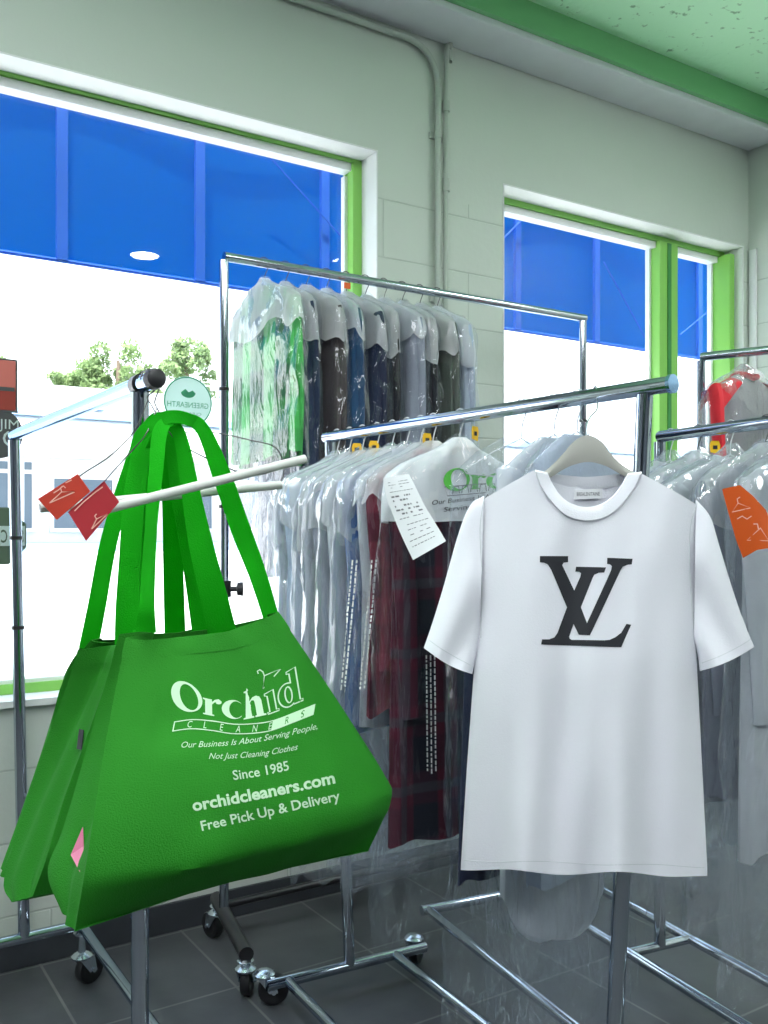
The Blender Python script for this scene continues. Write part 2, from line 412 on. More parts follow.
def stroke2d(pts, w, closed=True):
    n = len(pts); L = []; R = []
    for i in range(n):
        a = pts[(i-1) % n] if closed or i > 0 else pts[i]; b = pts[(i+1) % n] if closed or i < n-1 else pts[i]
        dx, dy = b[0]-a[0], b[1]-a[1]; l = math.hypot(dx, dy) or 1
        nx, ny = -dy/l*w/2, dx/l*w/2
        L.append((pts[i][0]+nx, pts[i][1]+ny)); R.append((pts[i][0]-nx, pts[i][1]-ny))
    vs = L+R; fs = []
    for i in range(n if closed else n-1):
        j = (i+1) % n; fs.append((i, j, n+j, n+i))
    return vs, fs
def merge2d(*ts):
    vs = []; fs = []
    for v, f in ts:
        n = len(vs); vs += v; fs += [tuple(i+n for i in q) for q in f]
    return vs, fs
def move2d(t, dx, dy, s=1): return [(x*s+dx, y*s+dy) for x, y in t[0]], t[1]
def ell(cx, cy, rx, ry, a0=0, a1=360, n=28, rot=0):
    out = []
    full = abs(a1-a0) >= 360
    for i in range(n if full else n+1):
        a = radians(a0+(a1-a0)*i/n); x = rx*cos(a); y = ry*sin(a); c, s = cos(radians(rot)), sin(radians(rot))
        out.append((cx+x*c-y*s, cy+x*s+y*c))
    return out
def width2d(t): return max(v[0] for v in t[0])
# serif letters of the Orchid word mark (x-height 1)
def G_O(): return [ell(.62, .73, .62, .80, n=40), ell(.71, .74, .36, .68, n=36, rot=8)]
def G_r(): return [[(-.02, 0), (.42, 0), (.42, .07), (.34, .09), (.34, .70)] + [(.44, .84), (.50, .86)] + ell(.60, .86, .12, .12, 200, 400, 8) + [(.60, 1.04), (.46, 1.0), (.34, .86), (.34, 1.02), (-.02, .98), (-.02, .92), (.07, .88), (.07, .09), (-.02, .07)]]
def G_c(): return [ell(.44, .5, .44, .53, 40, 325, 26) + ell(.56, .5, .27, .46, 310, 60, 20)]
def G_h(): return [[(-.02, 0), (.40, 0), (.40, .07), (.33, .09), (.33, .75), (.42, .86), (.50, .84), (.52, .74), (.52, .09), (.45, .07), (.45, 0), (.88, 0), (.88, .07), (.79, .09), (.79, .78), (.74, .95), (.62, 1.03), (.48, 1.0), (.33, .84), (.33, 1.52), (-.02, 1.47), (-.02, 1.41), (.06, 1.37), (.06, .09), (-.02, .07)]]
def G_i(): return [[(-.02, 0), (.42, 0), (.42, .08), (.33, .1), (.33, 1.04), (-.02, .98), (-.02, .9), (.07, .86), (.07, .1), (-.02, .08)]]
def G_d(): return [[(.90, 0), (.90, .08), (.80, .1), (.80, 1.55), (.44, 1.50), (.44, 1.42), (.54, 1.38), (.54, .95)] + ell(.36, .5, .36, .53, 70, 300, 18) + [(.54, .07), (.54, 0)], ell(.40, .5, .13, .36, n=18)]
def hanger2d():
    return merge2d(stroke2d([(-.45, 0), (.62, .42), (.10, -.72), (-.45, 0)][:3], .07), stroke2d([(-.25, .08), (-.18, .28), (-.30, .42), (-.48, .36)], .07, False))
def wordmark(split=False):
    solid = []; x = 0
    for g, adv in ((G_O, 1.28), (G_r, .72), (G_c, .88), (G_h, .92)):
        solid.append(move2d(fill2d(g()), x, 0)); x += adv
    outl = []
    for lp in G_i(): outl.append(move2d(stroke2d(lp, .055), x+.04, 0))
    for lp in G_d(): outl.append(move2d(stroke2d(lp, .055), x+.50, 0))
    return merge2d(*solid), merge2d(*outl), x+1.45

# ================================================================== SETTING
YW = 2.925; YF = 3.03; YO = 3.13; XR = 4.04; XL = -3.6; YB = -4.0; ZC = 3.20; ZH = 2.72
W1 = (-1.25, 1.85, .78, ZH); W2 = (2.453, 4.0, .78, ZH)
mb = MB()
for (x0, x1, z0, z1) in ((XL-.15, W1[0], 0, 3.4), (W1[0], W1[1], 0, W1[2]), (W1[0], W1[1], ZH, 3.4), (W1[1], W2[0], 0, 3.4), (W2[0], W2[1], 0, W2[2]), (W2[0], W2[1], ZH, 3.4), (W2[1], XR+.2, 0, 3.4)):
    mb.box((x0, YW, z0), (x1, YO, z1))
struct(finish('wall_window', mb, M_wall, smooth=False))
struct(finish('wall_right', MB().box((XR, YB-.15, 0), (XR+.2, YW, 3.4)), M_wall, smooth=False))
struct(finish('wall_left', MB().box((XL-.15, YB-.15, 0), (XL, YW, 3.4)), M_back, smooth=False))
struct(finish('wall_back', MB().box((XL, YB-.15, 0), (XR, YB, 3.4)), M_back, smooth=False))
struct(finish('floor', MB().box((XL-.15, YB-.15, -.1), (XR+.2, YO, 0)), M_floor, smooth=False))
struct(finish('ceiling', MB().box((XL-.15, YB-.15, 3.33), (XR+.2, YO+.02, 3.45)), M_ceil, smooth=False))
struct(finish('trim_1', MB().box((XL, YW-.21, ZC), (XR, YW, 3.33)), M_soffit, smooth=False, mods=BEV(.006)))
struct(finish('trim_2', MB().box((XL, YW-.235, ZC+.025), (XR, YW-.21, 3.33)), M_gfascia, smooth=False))
struct(finish('baseboard_window', MB().box((XL, YW-.012, 0), (XR, YW, .095)), M_base, smooth=False, mods=BEV(.003)))
struct(finish('baseboard_right', MB().box((XR-.012, YB, 0), (XR, YW-.012, .095)), M_base, smooth=False, mods=BEV(.003)))
# reveals: white plaster lining each opening
for i, W in enumerate((W1, W2)):
    m = MB(); t = .006
    m.box((W[0], YW-.002, ZH-t), (W[1], YF, ZH)); m.box((W[1]-t, YW-.002, W[2]), (W[1], YF, ZH-t)); m.box((W[0], YW-.002, W[2]), (W[0]+t, YF, ZH-t)); m.box((W[0], YW-.02, W[2]), (W[1], YF, W[2]+.02))
    # raised white plaster bead round the opening
    struct(finish('trim_%d' % (3+i), m, M_reveal, smooth=False))
# windows
def window(n, W, mull):
    w = empty('window_%d' % n, ((W[0]+W[1])/2, YF, W[2])); w['kind'] = 'structure'
    x0, x1, z0, z1 = W; f = .045; hd = .018 if n == 1 else .03; y0, y1 = YF, YF+.075
    m = MB()
    m.box((x0, y0, z1-hd), (x1, y1, z1)); m.box((x0, y0, z0), (x1, y1, z0+.05))
    m.box((x0, y0, z0+.05), (x0+f, y1, z1-hd)); m.box((x1-f, y0-(.06 if n == 2 else 0), z0+.05), (x1-(.008 if n == 2 else 0), y1, z1-hd))
    for c in mull: m.box((c-.065, y0-.012, z0+.05), (c+.065, y1, z1-hd)); 
    finish('window_frame', m, M_green, w, smooth=False, mods=BEV(.003))
    b = MB(); xs = [x0+f]; 
    for c in mull: xs += [c-.065, c+.065]
    xs.append(x1-f)
    for a, c in zip(xs[::2], xs[1::2]):
        t = .014
        b.box((a, y0+.012, z1-hd-.03), (c, y1-.01, z1-hd)); b.box((c-t, y1-.035, z0+.05), (c, y1-.01, z1-.06)); b.box((a, y1-.035, z0+.05), (a+t, y1-.01, z1-.06))
        b.box((a, y0+.015, z0+.05), (c, y1-.01, z0+.062))
    finish('glazing_bead', b, M_white, w, smooth=False)
    if mull:
        g = MB()
        for c in mull: g.box((c-.012, y0-.017, z0+.05), (c+.012, y0-.0125, z1-.036))
        finish('gasket', g, M_dgreen, w, smooth=False)
    for a, c in zip(xs[::2], xs[1::2]):
        finish('pane', MB().box((a+.004, y0+.036, z0+.055), (c-.004, y0+.042, z1-.045)), M_glass, w, smooth=False)
    return w
window(1, W1, [])
mu = on_y(667, 300, YF).x
window(2, W2, [mu])
# exterior sill and pavement
g = MB(); rows = []
for y in (YO, 6, 10, 15, 20, 26, 30, 60, 140):
    z = -.02 if y < 12 else min(.75, (y-12)/18*.75)
    rows.append([(x, y, z) for x in (-90, -30, -5, 10, 30, 60, 140)])
g.grid(rows); go = finish('pavement_ground', g, M_gnd); go['kind'] = 'structure'

# ================================================================== AWNING
aw = tag(empty('awning', (1.7, 3.6, 2.32)), 'translucent blue vinyl awning curtain hung outside above the windows', 'awning')
YA = 3.6; AX0, AX1 = -2.2, 6.2; AZ0, AZ1 = 2.315, 2.93
r = [[(x, YA+.012*sin(x*5), lerp(AZ0, AZ1, k/6)) for x in [AX0+(AX1-AX0)*i/60 for i in range(61)]] for k in range(7)]
finish('vinyl_curtain', MB().grid(r), M_blue, aw, mods=[('SOLIDIFY', dict(thickness=.003))])
for u, v in ((62, 170), (200, 200), (325, 230)):
    x = on_y(u, v, YA-.03).x
    finish('seam_strip', MB().box((x-.02, YA-.035, AZ0+.002), (x+.02, YA-.016, AZ1+.01)), M_bluebar, aw, smooth=False)
for u, v in ((518, 260), (597, 280), (700, 300)):
    x = on_y(u, v, YA-.03).x
    finish('seam_strip', MB().box((x-.018, YA-.035, AZ0+.002), (x+.018, YA-.016, AZ1+.01)), M_bluebar, aw, smooth=False)
m = MB(); m.tube([(AX0, YA-.025, AZ1), (AX1, YA-.025, AZ1)], .012, 8); m.tube([(AX0, YA-.02, AZ0), (AX1, YA-.02, AZ0)], .008, 8)
finish('support_bar', m, M_bluebar, aw)
for a, b in (((262, 148), (348, 244)), ((502, 240), (530, 212)), ((604, 262), (652, 350)), ((680, 335), (722, 300))):
    p = on_y(*a, YA-.06); q = on_y(*b, YA-.05)
    finish('stay_wire', MB().tube([p, q], .004, 6), M_bluebar, aw)
for x in (W1[1]+.3,):
    finish('wall_bracket', MB().box((x-.03, YO, 2.90), (x+.03, YA, 2.93)), M_bluebar, aw, smooth=False)

# ================================================================== CEILING LIGHT AND ADDED FILL PANELS
def downlight(x, y, r, label):
    e = tag(empty('ceiling_light', (x, y, 3.33)), label, 'ceiling light', 'round ceiling lights')
    finish('diffuser', MB().lathe((x, y, 3.30), (0, 0, 1), [(0, 0), (r*.9, 0), (r, .008), (r, .012)], 28), M_lamp, e)
    finish('housing', MB().lathe((x, y, 3.30), (0, 0, 1), [(r, 0), (r*1.12, .004), (r*1.15, .03), (0, .03)], 28), M_lampbody, e)
downlight(2.18, -.47, .105, 'small round white downlight in the green ceiling')
def fill_panel(x, y, w, l, label):  # glowing panel added out of view to brighten the interior
    e = tag(empty('added_fill_light', (x, y, 3.33)), label, 'ceiling light')
    finish('diffuser', MB().box((x-w/2, y-l/2, 3.285), (x+w/2, y+l/2, 3.295)), M_fill, e, smooth=False)
    m = MB()
    m.box((x-w/2-.03, y-l/2-.03, 3.28), (x-w/2, y+l/2+.03, 3.33)); m.box((x+w/2, y-l/2-.03, 3.28), (x+w/2+.03, y+l/2+.03, 3.33))
    m.box((x-w/2, y-l/2-.03, 3.28), (x+w/2, y-l/2, 3.33)); m.box((x-w/2, y+l/2, 3.28), (x+w/2, y+l/2+.03, 3.33)); m.box((x-w/2, y-l/2, 3.296), (x+w/2, y+l/2, 3.33))
    finish('housing', m, M_lampbody, e, smooth=False)
M_fill = pbr('fill_panel_diffuser', (.93, .965, 1, 1), .5, emis=16)
fill_panel(-.6, -1.1, .6, 1.2, 'added unseen fill panel over the middle of the shop floor')
fill_panel(-2.4, -.2, .6, 1.2, 'added unseen fill panel nearest the blank side wall')
fill_panel(.4, -2.6, .6, 1.2, 'added unseen fill panel nearest the rear wall')
fill_panel(.3, .95, .6, 1.2, 'added unseen fill panel nearest the wide window')
fill_panel(2.9, -1.7, .6, 1.2, 'added unseen fill panel between the rear wall and the corner wall')
fill_panel(3.6, .8, .5, 1.2, 'added unseen fill panel beside the corner wall')
fill_panel(-2.4, 1.6, .6, 1.2, 'added unseen fill panel at the front of the blank side wall')

# ================================================================== CONDUITS
def wallp(u, v, off=.02):
    return on_y(u, v, YW-off)
x1 = wallp(438, 150).x; x2 = wallp(446, 150).x
c1 = tag(empty('electrical_conduit', (x1, YW-.02, .12)), 'painted steel conduit that bends from along the ceiling down between the windows', 'conduit')
zt = 3.165
pts = [(XL+.01, YW-.02, zt), (x1-.14, YW-.02, zt)] + [(x1-.14+.14*sin(a), YW-.02, zt-.14+.14*cos(a)) for a in [pi/2*i/8 for i in range(1, 9)]] + [(x1, YW-.02, .12)]
finish('pipe', MB().tube(pts, .0125, 12), M_cond, c1)
for z in (2.83, 2.2, 1.5):
    finish('pipe_strap', MB().box((x1-.03, YW-.012, z-.012), (x1+.03, YW, z+.012)).tube([(x1, YW-.02, z-.014), (x1, YW-.02, z+.014)], .0155, 12), M_cond, c1)
c2 = tag(empty('electrical_conduit', (x2+.004, YW-.02, .12)), 'straight thinner painted conduit running beside the bent one', 'conduit')
pts = [(x2+.02, YW-.02, 3.2), (x2+.02, YW-.02, 3.13), (x2, YW-.02, 3.05), (x2, YW-.02, 1.5), (x2, YW-.02, .12)]
finish('pipe', MB().tube(crom(pts, 5), .010, 12), M_cond, c2)
finish('coupling', MB().tube([(x2, YW-.02, 2.62), (x2, YW-.02, 2.67)], .0145, 12), M_cond, c2)
finish('coupling', MB().tube([(x2, YW-.02, 2.93), (x2, YW-.02, 2.97)], .0145, 12), M_cond, c2)
# fine green surface corner trim by the right wall
struct(finish('trim_5', MB().box((XR-.012, YW-.05, .095), (XR, YW-.012, 2.7)), M_reveal, smooth=False))

# ================================================================== RACKS
def caster(parent, p, ang, r=.042, name='caster'):
    """p = top of stem (under the tube); wheel touches the floor"""
    p = V3(p); d = V3((cos(ang), sin(ang), 0)); n = V3((-sin(ang), cos(ang), 0))
    wc = V3((p.x, p.y, r)) + d*.025
    m = MB(); m.lathe((p.x, p.y, p.z-.012), (0, 0, 1), [(0, 0), (.02, 0), (.024, .006), (.012, .012), (0, .012)], 14)
    m.lathe((p.x, p.y, 2*r-.004), (0, 0, 1), [(0, 0), (.027, 0), (.03, .006), (.02, .014), (.011, .018), (.009, p.z-2*r-.01)], 14)
    for s in (-1, 1):
        a = V3((p.x, p.y, 2*r))+n*.019*s
        q = [a-d*.02, a+d*.028, wc+n*.019*s+d*.012-V3((0, 0, .004)), wc+n*.019*s-d*.012-V3((0, 0, .004))]
        q2 = [x+n*.003*s for x in q]
        m.add(q+q2, [(0, 1, 2, 3), (7, 6, 5, 4), (0, 4, 5, 1), (1, 5, 6, 2), (2, 6, 7, 3), (3, 7, 4, 0)])
    m.lathe(wc-n*.026, n, [(0, 0), (.007, 0), (.007, .052), (0, .052)], 8)
    o = finish(name, m, M_steel, parent)
    finish('wheel', MB().lathe(wc-n*.013, n, [(0, .002), (r*.55, .002), (r*.62, 0), (r*.93, 0), (r, .004), (r, .022), (r*.93, .026), (r*.62, .026), (r*.55, .024), (0, .024)], 24), M_rubber, o)
def rack(label, far, near, lean=(0, 0), overhang=.06, cross=None, rails=(-.16, .16), zb=.13, r=.016, group=None, cast=True, base_mat=None, far_over=0, nvec=None, bfar=None, bnear=None, br=None, endcast=None, bshift=0):
    far = V3(far); near = V3(near); e = tag(empty('garment_rack', ((far.x+near.x)/2, (far.y+near.y)/2, 0)), label, 'clothes rack', group)
    d = (near-far).normalized(); dh = V3((d.x, d.y, 0)).normalized(); n = V3((-dh.y, dh.x, 0))
    base_mat = base_mat or M_chrome; n2 = nvec.normalized() if nvec else n; br = br or r*.95
    bfar = bfar or far+RX*lean[0]; bnear = bnear or near+RX*lean[1]
    finish('rail', MB().tube([far-d*far_over, near+d*overhang], r, 20), M_chrome, e)
    for p in (far, near):
        q = bnear.copy() if p is near else bfar.copy(); q.z = zb
        u = finish('upright', MB().tube([q, p-V3((0, 0, r*.9))], r, 18), M_chrome, e)
        top_ = p-V3((0, 0, r*.9))
        for kk in (.80, .62):
            a_ = q.lerp(top_, kk); finish('ring', MB().tube([a_, a_+V3((0, 0, .010))], r*1.12, 16), M_ring, u)
        m = MB(); c1_, c2_ = cross or (-.24, .24)
        if p is far: q = q-dh*bshift
        a = q+n2*c1_; b = q+n2*c2_
        finish('crossbar', MB().tube([a, b], br, 16), base_mat, e)
        if cast:
            for k in (c1_+.012, c2_-.012):
                if endcast and (p is far): continue
                w = q+n2*k - (dh*.034 if zb < .11 else dh*0); caster(e, (w.x, w.y, max(zb-r, .098)), atan2(n.y, n.x)+2.2*k)
    for k in rails:
        a = V3((bfar.x, bfar.y, zb))+n2*k-dh*bshift; b = V3((bnear.x, bnear.y, zb))+n2*k
        finish('base_rail', MB().tube([a, b], r*.85, 14), base_mat, e)
    return e, d
RZ = 1.569
# A: front left rack carrying the totes
fA = P(14, 435, .269*930/97); nA = P(140, 385, 1.70); nA.z = 1.569; fA.z = 1.569
rA, dA = rack('chrome rack with the green tote bags hanging from its end', fA, nA, overhang=.075, lean=(.028, 0), cross=(-.24, .17), rails=(-.19, .155), zb=.175)
endA = nA+dA*.075
m = MB().lathe(endA-dA*.006, dA, [(0, .024), (.010, .024), (.017, .020), (.0185, .010), (.0185, 0), (.012, -.004)], 20)
finish('end_cap', m, M_rubber, rA)
finish('ring', MB().tube([nA-dA*.012, nA+dA*.012], .0195, 18), M_ring, rA)
# B: main rack
fB = C(-.153, 2.635, 1.569); nB = C(.516, 1.84, 1.585)
rB, dB = rack('middle chrome rack packed with plastic-covered clothes behind the white T-shirt', fB, nB, overhang=.055, lean=(.02, -.067), cross=(-.25, .25), rails=(-.19, .145), far_over=.02, zb=.067, nvec=RX*.88+FW*.474, bfar=C(-.098, 2.645, 0), bnear=C(.42, 1.75, 0))
finish('end_cap', MB().lathe(nB+dB*.055, dB, [(.016, 0), (.0185, .002), (.0185, .010), (0, .012)], 20), M_cap, rB)
# C: tall rack at the window
s0 = on_y(224, 257, 2.68).x; s1 = on_y(583, 318, 2.68).x
fC = V3((s0, 2.68, 2.15)); nC = V3((s1, 2.68, 2.15))
rC, dC = rack('tall chrome rack on a black base parked along the window wall', fC, nC, overhang=.012, cross=(-.31, .12), rails=(.05,), base_mat=M_black, r=.0145, nvec=RX*-.36+FW*.93, br=.021, zb=.128)
kp = on_y(236, 587, 2.66)
m = MB().tube([(s0, 2.68, 1.10), (s0, 2.68, 1.15)], .022, 14); m.lathe((s0, 2.66, 1.125), (.9, -.4, 0), [(.008, .01), (.008, .03), (.02, .032), (.022, .05), (0, .052)], 12)
finish('height_knob', m, M_rubber, rC)
# D: low rack by the right wall
fD = C(.78, 2.63, 1.569); nD = C(.78+.42*1.05, 2.63-.9075*1.05, 1.569)
rD, dD = rack('chrome rack of plastic-covered shirts nearest the plain right-hand wall'.replace('right-hand ', 'corner '), fD, nD, overhang=.06, cross=(-.5, .13), rails=(-.48, -.11, .11), bshift=.5, endcast='left')
dDh = V3((dD.x, dD.y, 0)).normalized(); nDh = V3((-dDh.y, dDh.x, 0)); qD = V3((fD.x, fD.y, .13))
finish('base_brace', MB().tube([qD-nDh*.11, qD+nDh*.11], .013, 14), M_chrome, rD)
# E: tall rack in the corner
fE = P(701, 357, 3.45); fE.z = CAMZ+175/930*3.45; nE = fE + (RX*.195*3.3-FW*.13*3.3)
nE.z = fE.z
rE, dE = rack('tall chrome rack in the corner holding the red and grey jacket', fE, nE, overhang=.01, cross=(-.2, .2), rails=(-.1, .1))
MAINPERP = V3((-dB.y, dB.x, 0))

# ================================================================== GARMENTS IN POLY
def perp_angle(d, flip=False):
    n = V3((-d.y, d.x, 0)).normalized()
    return atan2(n.y, n.x)
def hang_wire(parent, mat, w=.2, drop=.0, zsh=-.15, r=.0016, rr=.019):
    pts = [(-.004, 0, 0)]
    pts = [(rr*cos(a), 0, rr*sin(a)) for a in [radians(-40+i*25) for i in range(10)]]   # hook over the rail
    pts = [(p[0], 0, p[2]) for p in pts][::-1]
    pts = [(0, p[0], p[2]) for p in pts]
    pts = pts[::-1]
    pts = pts + [(0, -.006, -.03), (0, 0, -.05), (0, 0, -.07)]
    m = MB().tube(crom(pts, 3), r, 6)
    m.tube([(0, 0, -.07), (w*.5, 0, -.105), (w, 0, zsh), (w*.96, 0, zsh-.006), (0, 0, zsh-.012), (-w*.96, 0, zsh-.006), (-w, 0, zsh), (-w*.5, 0, -.105), (0, 0, -.07)], r, 6)
    return finish('hanger', m, mat, parent, local=True)
def sgp(x, p): return math.copysign(abs(x)**p, x)
def ring_shell(levels, n, seed, fold, k=7, crump=0, hemvar=0, sway=0):
    rows = []; z0 = levels[0][0]; z1 = levels[-1][0]
    R = 42; tabw = [(-z, w) for z, w, t in levels]; tabt = [(-z, t) for z, w, t in levels]
    for i in range(R+1):
        q = i/R; q = q**1.25
        z = z0+(z1-z0)*q
        w = interp(tabw, -z); t = interp(tabt, -z); row = []
        for j in range(n):
            a = 2*pi*j/n
            x = w*sgp(cos(a), .75); y = t*sgp(sin(a), .8)
            f = fold*min(1, q*1.6+.08)
            y += f*sin(k*a+seed*3.1+q*1.3)*abs(sin(a))**.3
            x += f*.6*sin(k*.7*a+seed+q*2)
            if crump:
                nv = noise.noise(V3((x*16+seed*7.3, z*9, y*12+seed)))
                nv2 = noise.noise(V3((x*38+seed*2.3, z*22, y*30)))
                nw = 1-2*abs(nv)
                y += crump*(nw-.5)*(1.2 if sin(a) > 0 else -1.2)+crump*.45*nv2
                x += crump*.6*nv
            zz = z
            if hemvar: zz += hemvar*noise.noise(V3((cos(a)*1.7+seed, sin(a)*1.7, 3.3)))*q**3
            x += sway*q
            row.append((x, y, zz))
        rows.append(row)
    return rows
def make_garment(name, pos, ang, seed, gmat, L=.72, hw=.2, t=.018, sleeves=None, film_mat=None, bagL=.95, cape=None, capeL=.26, label='', cat='clothes', group=None, collar=None, wire=None, bagw=1.2, bagt=.03, sway=0, low=False, tilt=0, tail=0):
    e = tag(empty(name, pos, ang), label, cat, group)
    hang_wire(e, wire or M_wwire, hw)
    lv = [(-.078, .045, t*.6), (-.095, .075, t*.8), (-.125, hw*.78, t), (-.150, hw*.98, t*1.05), (-.19, hw*1.03, t*1.2), (-.3, hw*.98, t*1.4), (-L, hw*1.05, t*1.6)]
    if low: lv = [(-.23, hw*.75, t*.6), (-.25, hw*.9, t), (-.4, hw*.95, t*1.2), (-L, hw*1.05, t*1.6)]
    rows = ring_shell(lv, 40, seed, .007, hemvar=.03)
    rows = [[(x, y, z+(tail*min(1.2, (x/hw)**2)-tilt*x/hw)*min(1, max(0, (-z-.3)/(L-.3)))) for x, y, z in r_] for r_ in rows]
    finish('garment_body', MB().grid(rows, True), gmat, e, local=True)
    if collar:
        finish('collar', MB().tube([(.05, 0, -.082), (.035, t*.9, -.088), (0, t*1.2, -.098), (-.035, t*.9, -.088), (-.05, 0, -.082), (-.035, -t*.9, -.088), (0, -t*1.2, -.098), (.035, -t*.9, -.088)], .011, 8, closed=True), collar, e, local=True)
    for s in ((-1, 1) if sleeves else ()):
        ln = sleeves
        pts = [(s*hw*.84, 0, -.15), (s*hw*.90, -.006, -.22), (s*hw*.86, -t*1.2, -.22-ln*.45), (s*hw*.78, -t*1.4, -.2-ln)]
        finish('sleeve', MB().tube(crom(pts, 6), [.026]+[.040-.0006*i for i in range(18)], 14, flat=.42), gmat if sleeves else gmat, e, local=True)
    if cape:
        lv = [(-.05, .016, .014), (-.075, .06, t+.012), (-.12, hw*.85, t+.016), (-.148, hw*1.05, t+.018), (-.19, hw*1.1, t*1.3+.018), (-capeL, hw*1.12, t*1.4+.02)]
        finish('shoulder_cover', MB().grid(ring_shell(lv, 44, seed+5, .004, crump=.006, hemvar=.05 if cape is not M_paper else .01), True), cape, e, local=True)
    if film_mat:
        lv = [(-.040, .010, .008), (-.07, .05, bagt*.8), (-.115, hw*.85, bagt), (-.15, hw*1.08, bagt*1.1), (-.2, hw*bagw, bagt*1.2), (-.5, hw*(bagw+.03), bagt*1.3), (-bagL, hw*(bagw+.08), bagt*1.5)]
        finish('plastic_cover', MB().grid(ring_shell(lv, 64, seed+9, .006, k=9, crump=.012, hemvar=.09, sway=sway), True), film_mat, e, local=True)
    return e
def claimtag(pos, ang, label, group):
    c = cos(ang); s = sin(ang)
    o = MB(); p = V3(pos); d = V3((c, s, 0)); n = V3((-s, c, 0))
    pr = [(-.010, 0), (.010, 0), (.014, -.012), (.010, -.034), (-.012, -.030), (-.014, -.010)]
    A = [p+d*x+V3((0, 0, z))-n*.001 for x, z in pr]; B = [q+n*.002 for q in A]
    k = len(pr); o.add(A+B, [tuple(range(k)), tuple(reversed(range(k, 2*k)))]+[(i, (i+1) % k, k+(i+1) % k, k+i) for i in range(k)])
    e = finish('claim_tag', o, M_yellow, smooth=False); tag(e, label, 'tag', group)
    finish('number_patch', MB().add([p+d*x+V3((0, 0, z))-n*.0015 for x, z in ((-.006, -.012), (.006, -.012), (.006, -.022), (-.006, -.022))], [(0, 1, 2, 3)]), M_ink, e, smooth=False)
    return e

cl = lambda n, r, g, b, **k: pbr(n, rgb(r, g, b), .85, noise_amt=.08, noise_scale=14, bump=.2, bump_scale=90, **k)
K_white = cl('white_shirt_cotton', 232, 237, 242, trans=.4); K_pale = cl('pale_blue_shirt', 186, 205, 226, trans=.15)
K_grey = cl('grey_wool', 120, 124, 132); K_sand = cl('warm_grey_cloth', 165, 160, 158); K_blue = cl('mid_blue_cotton', 60, 100, 160)
K_navy = cl('navy_wool', 24, 34, 62); K_black = cl('charcoal_wool', 26, 27, 32); K_teal = cl('deep_teal_blue', 20, 66, 104); K_dblue = cl('ink_blue_wool', 28, 44, 72)
K_brown = cl('brown_grey_wool', 70, 64, 64); K_lgrey = cl('light_grey_suit', 150, 156, 170); K_camo = cl('olive_grey_cloth', 84, 92, 84)
K_green = cloth2('green_plaid_cloth', rgb(16, 84, 44), rgb(66, 176, 80), 'plaid', 4)
K_burg = cloth2('burgundy_navy_plaid', rgb(18, 22, 36), rgb(84, 18, 42), 'plaid', 5, c3=rgb(60, 64, 72))
K_burg2 = cloth2('red_check_cloth', rgb(80, 20, 40), rgb(150, 60, 76), 'plaid', 6)
K_jacket = cl('grey_tracksuit_cloth', 168, 166, 166); K_jred = cl('red_panel_cloth', 214, 40, 52)
K_lblue = cl('light_blue_grey_shirt', 196, 208, 224, trans=.2)

# ---- B main rack
angB = perp_angle(dB)
def railB(k): return fB.lerp(nB, k)
grpB = 'plastic-covered clothes on the middle rack'
B_items = [
 (.03, K_white, .70, 1.02, None, 'white shirt in clear plastic at the far end of the middle rack'),
 (.085, K_pale, .72, .98, None, 'pale blue shirt in plastic second from the far end of the middle rack'),
 (.14, K_white, .72, 1.0, None, 'white shirt in plastic third from the far end of the middle rack'),
 (.20, K_lgrey, .74, 1.02, None, 'light grey shirt in plastic fourth from the far end of the middle rack'),
 (.26, K_white, .72, .96, None, 'crisp white shirt in plastic just beyond the blue shirt, middle rack'),
 (.315, K_blue, .76, 1.0, None, 'mid blue shirt in plastic between white ones on the middle rack'),
 (.365, K_white, .74, 1.03, None, 'white shirt in glossy plastic next behind the red check shirt'),
 (.41, K_burg2, .70, 1.0, None, 'red check shirt in plastic tucked behind the burgundy plaid one'),
]
for i, (k, mt, L, bl, cp, lb) in enumerate(B_items):
    make_garment('bagged_shirt', railB(k), angB+random.Random(i).uniform(-.06, .06), i*1.7+.3, mt, L=L, hw=.195, t=.012, sleeves=.4 if i % 2 else .45, film_mat=M_film2 if i < 6 else M_film, bagL=bl+.1, label=lb, cat='shirt', group=grpB, collar=mt, bagt=.024, cape=M_cape, capeL=[.3, .24, .33, .27, .24, .3, .2, .2][i])
gBurg = make_garment('bagged_shirt', railB(.50), angB-.02, 21.3, K_burg, L=.99, hw=.21, t=.014, sleeves=.5, film_mat=M_film, bagL=1.22, label='burgundy and navy plaid garment under a printed white shoulder cover', cat='shirt', group=grpB, cape=M_paper, capeL=.255, bagt=.03)
0 and make_garment('bagged_trousers', railB(.55), angB+.03, 25.1, K_black, L=.92, hw=.17, t=.012, film_mat=M_film, bagL=1.15, label='charcoal garment in plastic right behind the navy one', cat='clothes', group=grpB, bagt=.022)
make_garment('bagged_jacket', railB(.69), angB+.02, 31.7, K_navy, L=1.02, hw=.185, low=True, t=.014, film_mat=M_film, bagL=1.3, label='long navy garment in plastic beside the T-shirt sleeve', cat='jacket', group=grpB, bagt=.024)
make_garment('bagged_shirt', railB(.78), angB-.02, 35.7, K_white, L=1.17, hw=.16, tilt=.03, tail=.10, t=.010, film_mat=M_film, bagL=1.38, label='long white shirt in plastic whose curved tail shows below the T-shirt', cat='shirt', group=grpB, bagt=.022, sleeves=.5)
make_garment('bagged_shirt', railB(.84), angB+.01, 39.2, K_lblue, L=1.0, hw=.155, t=.010, film_mat=M_film, bagL=1.32, label='pale shirt in plastic directly behind the white T-shirt', cat='shirt', group=grpB, bagt=.02)
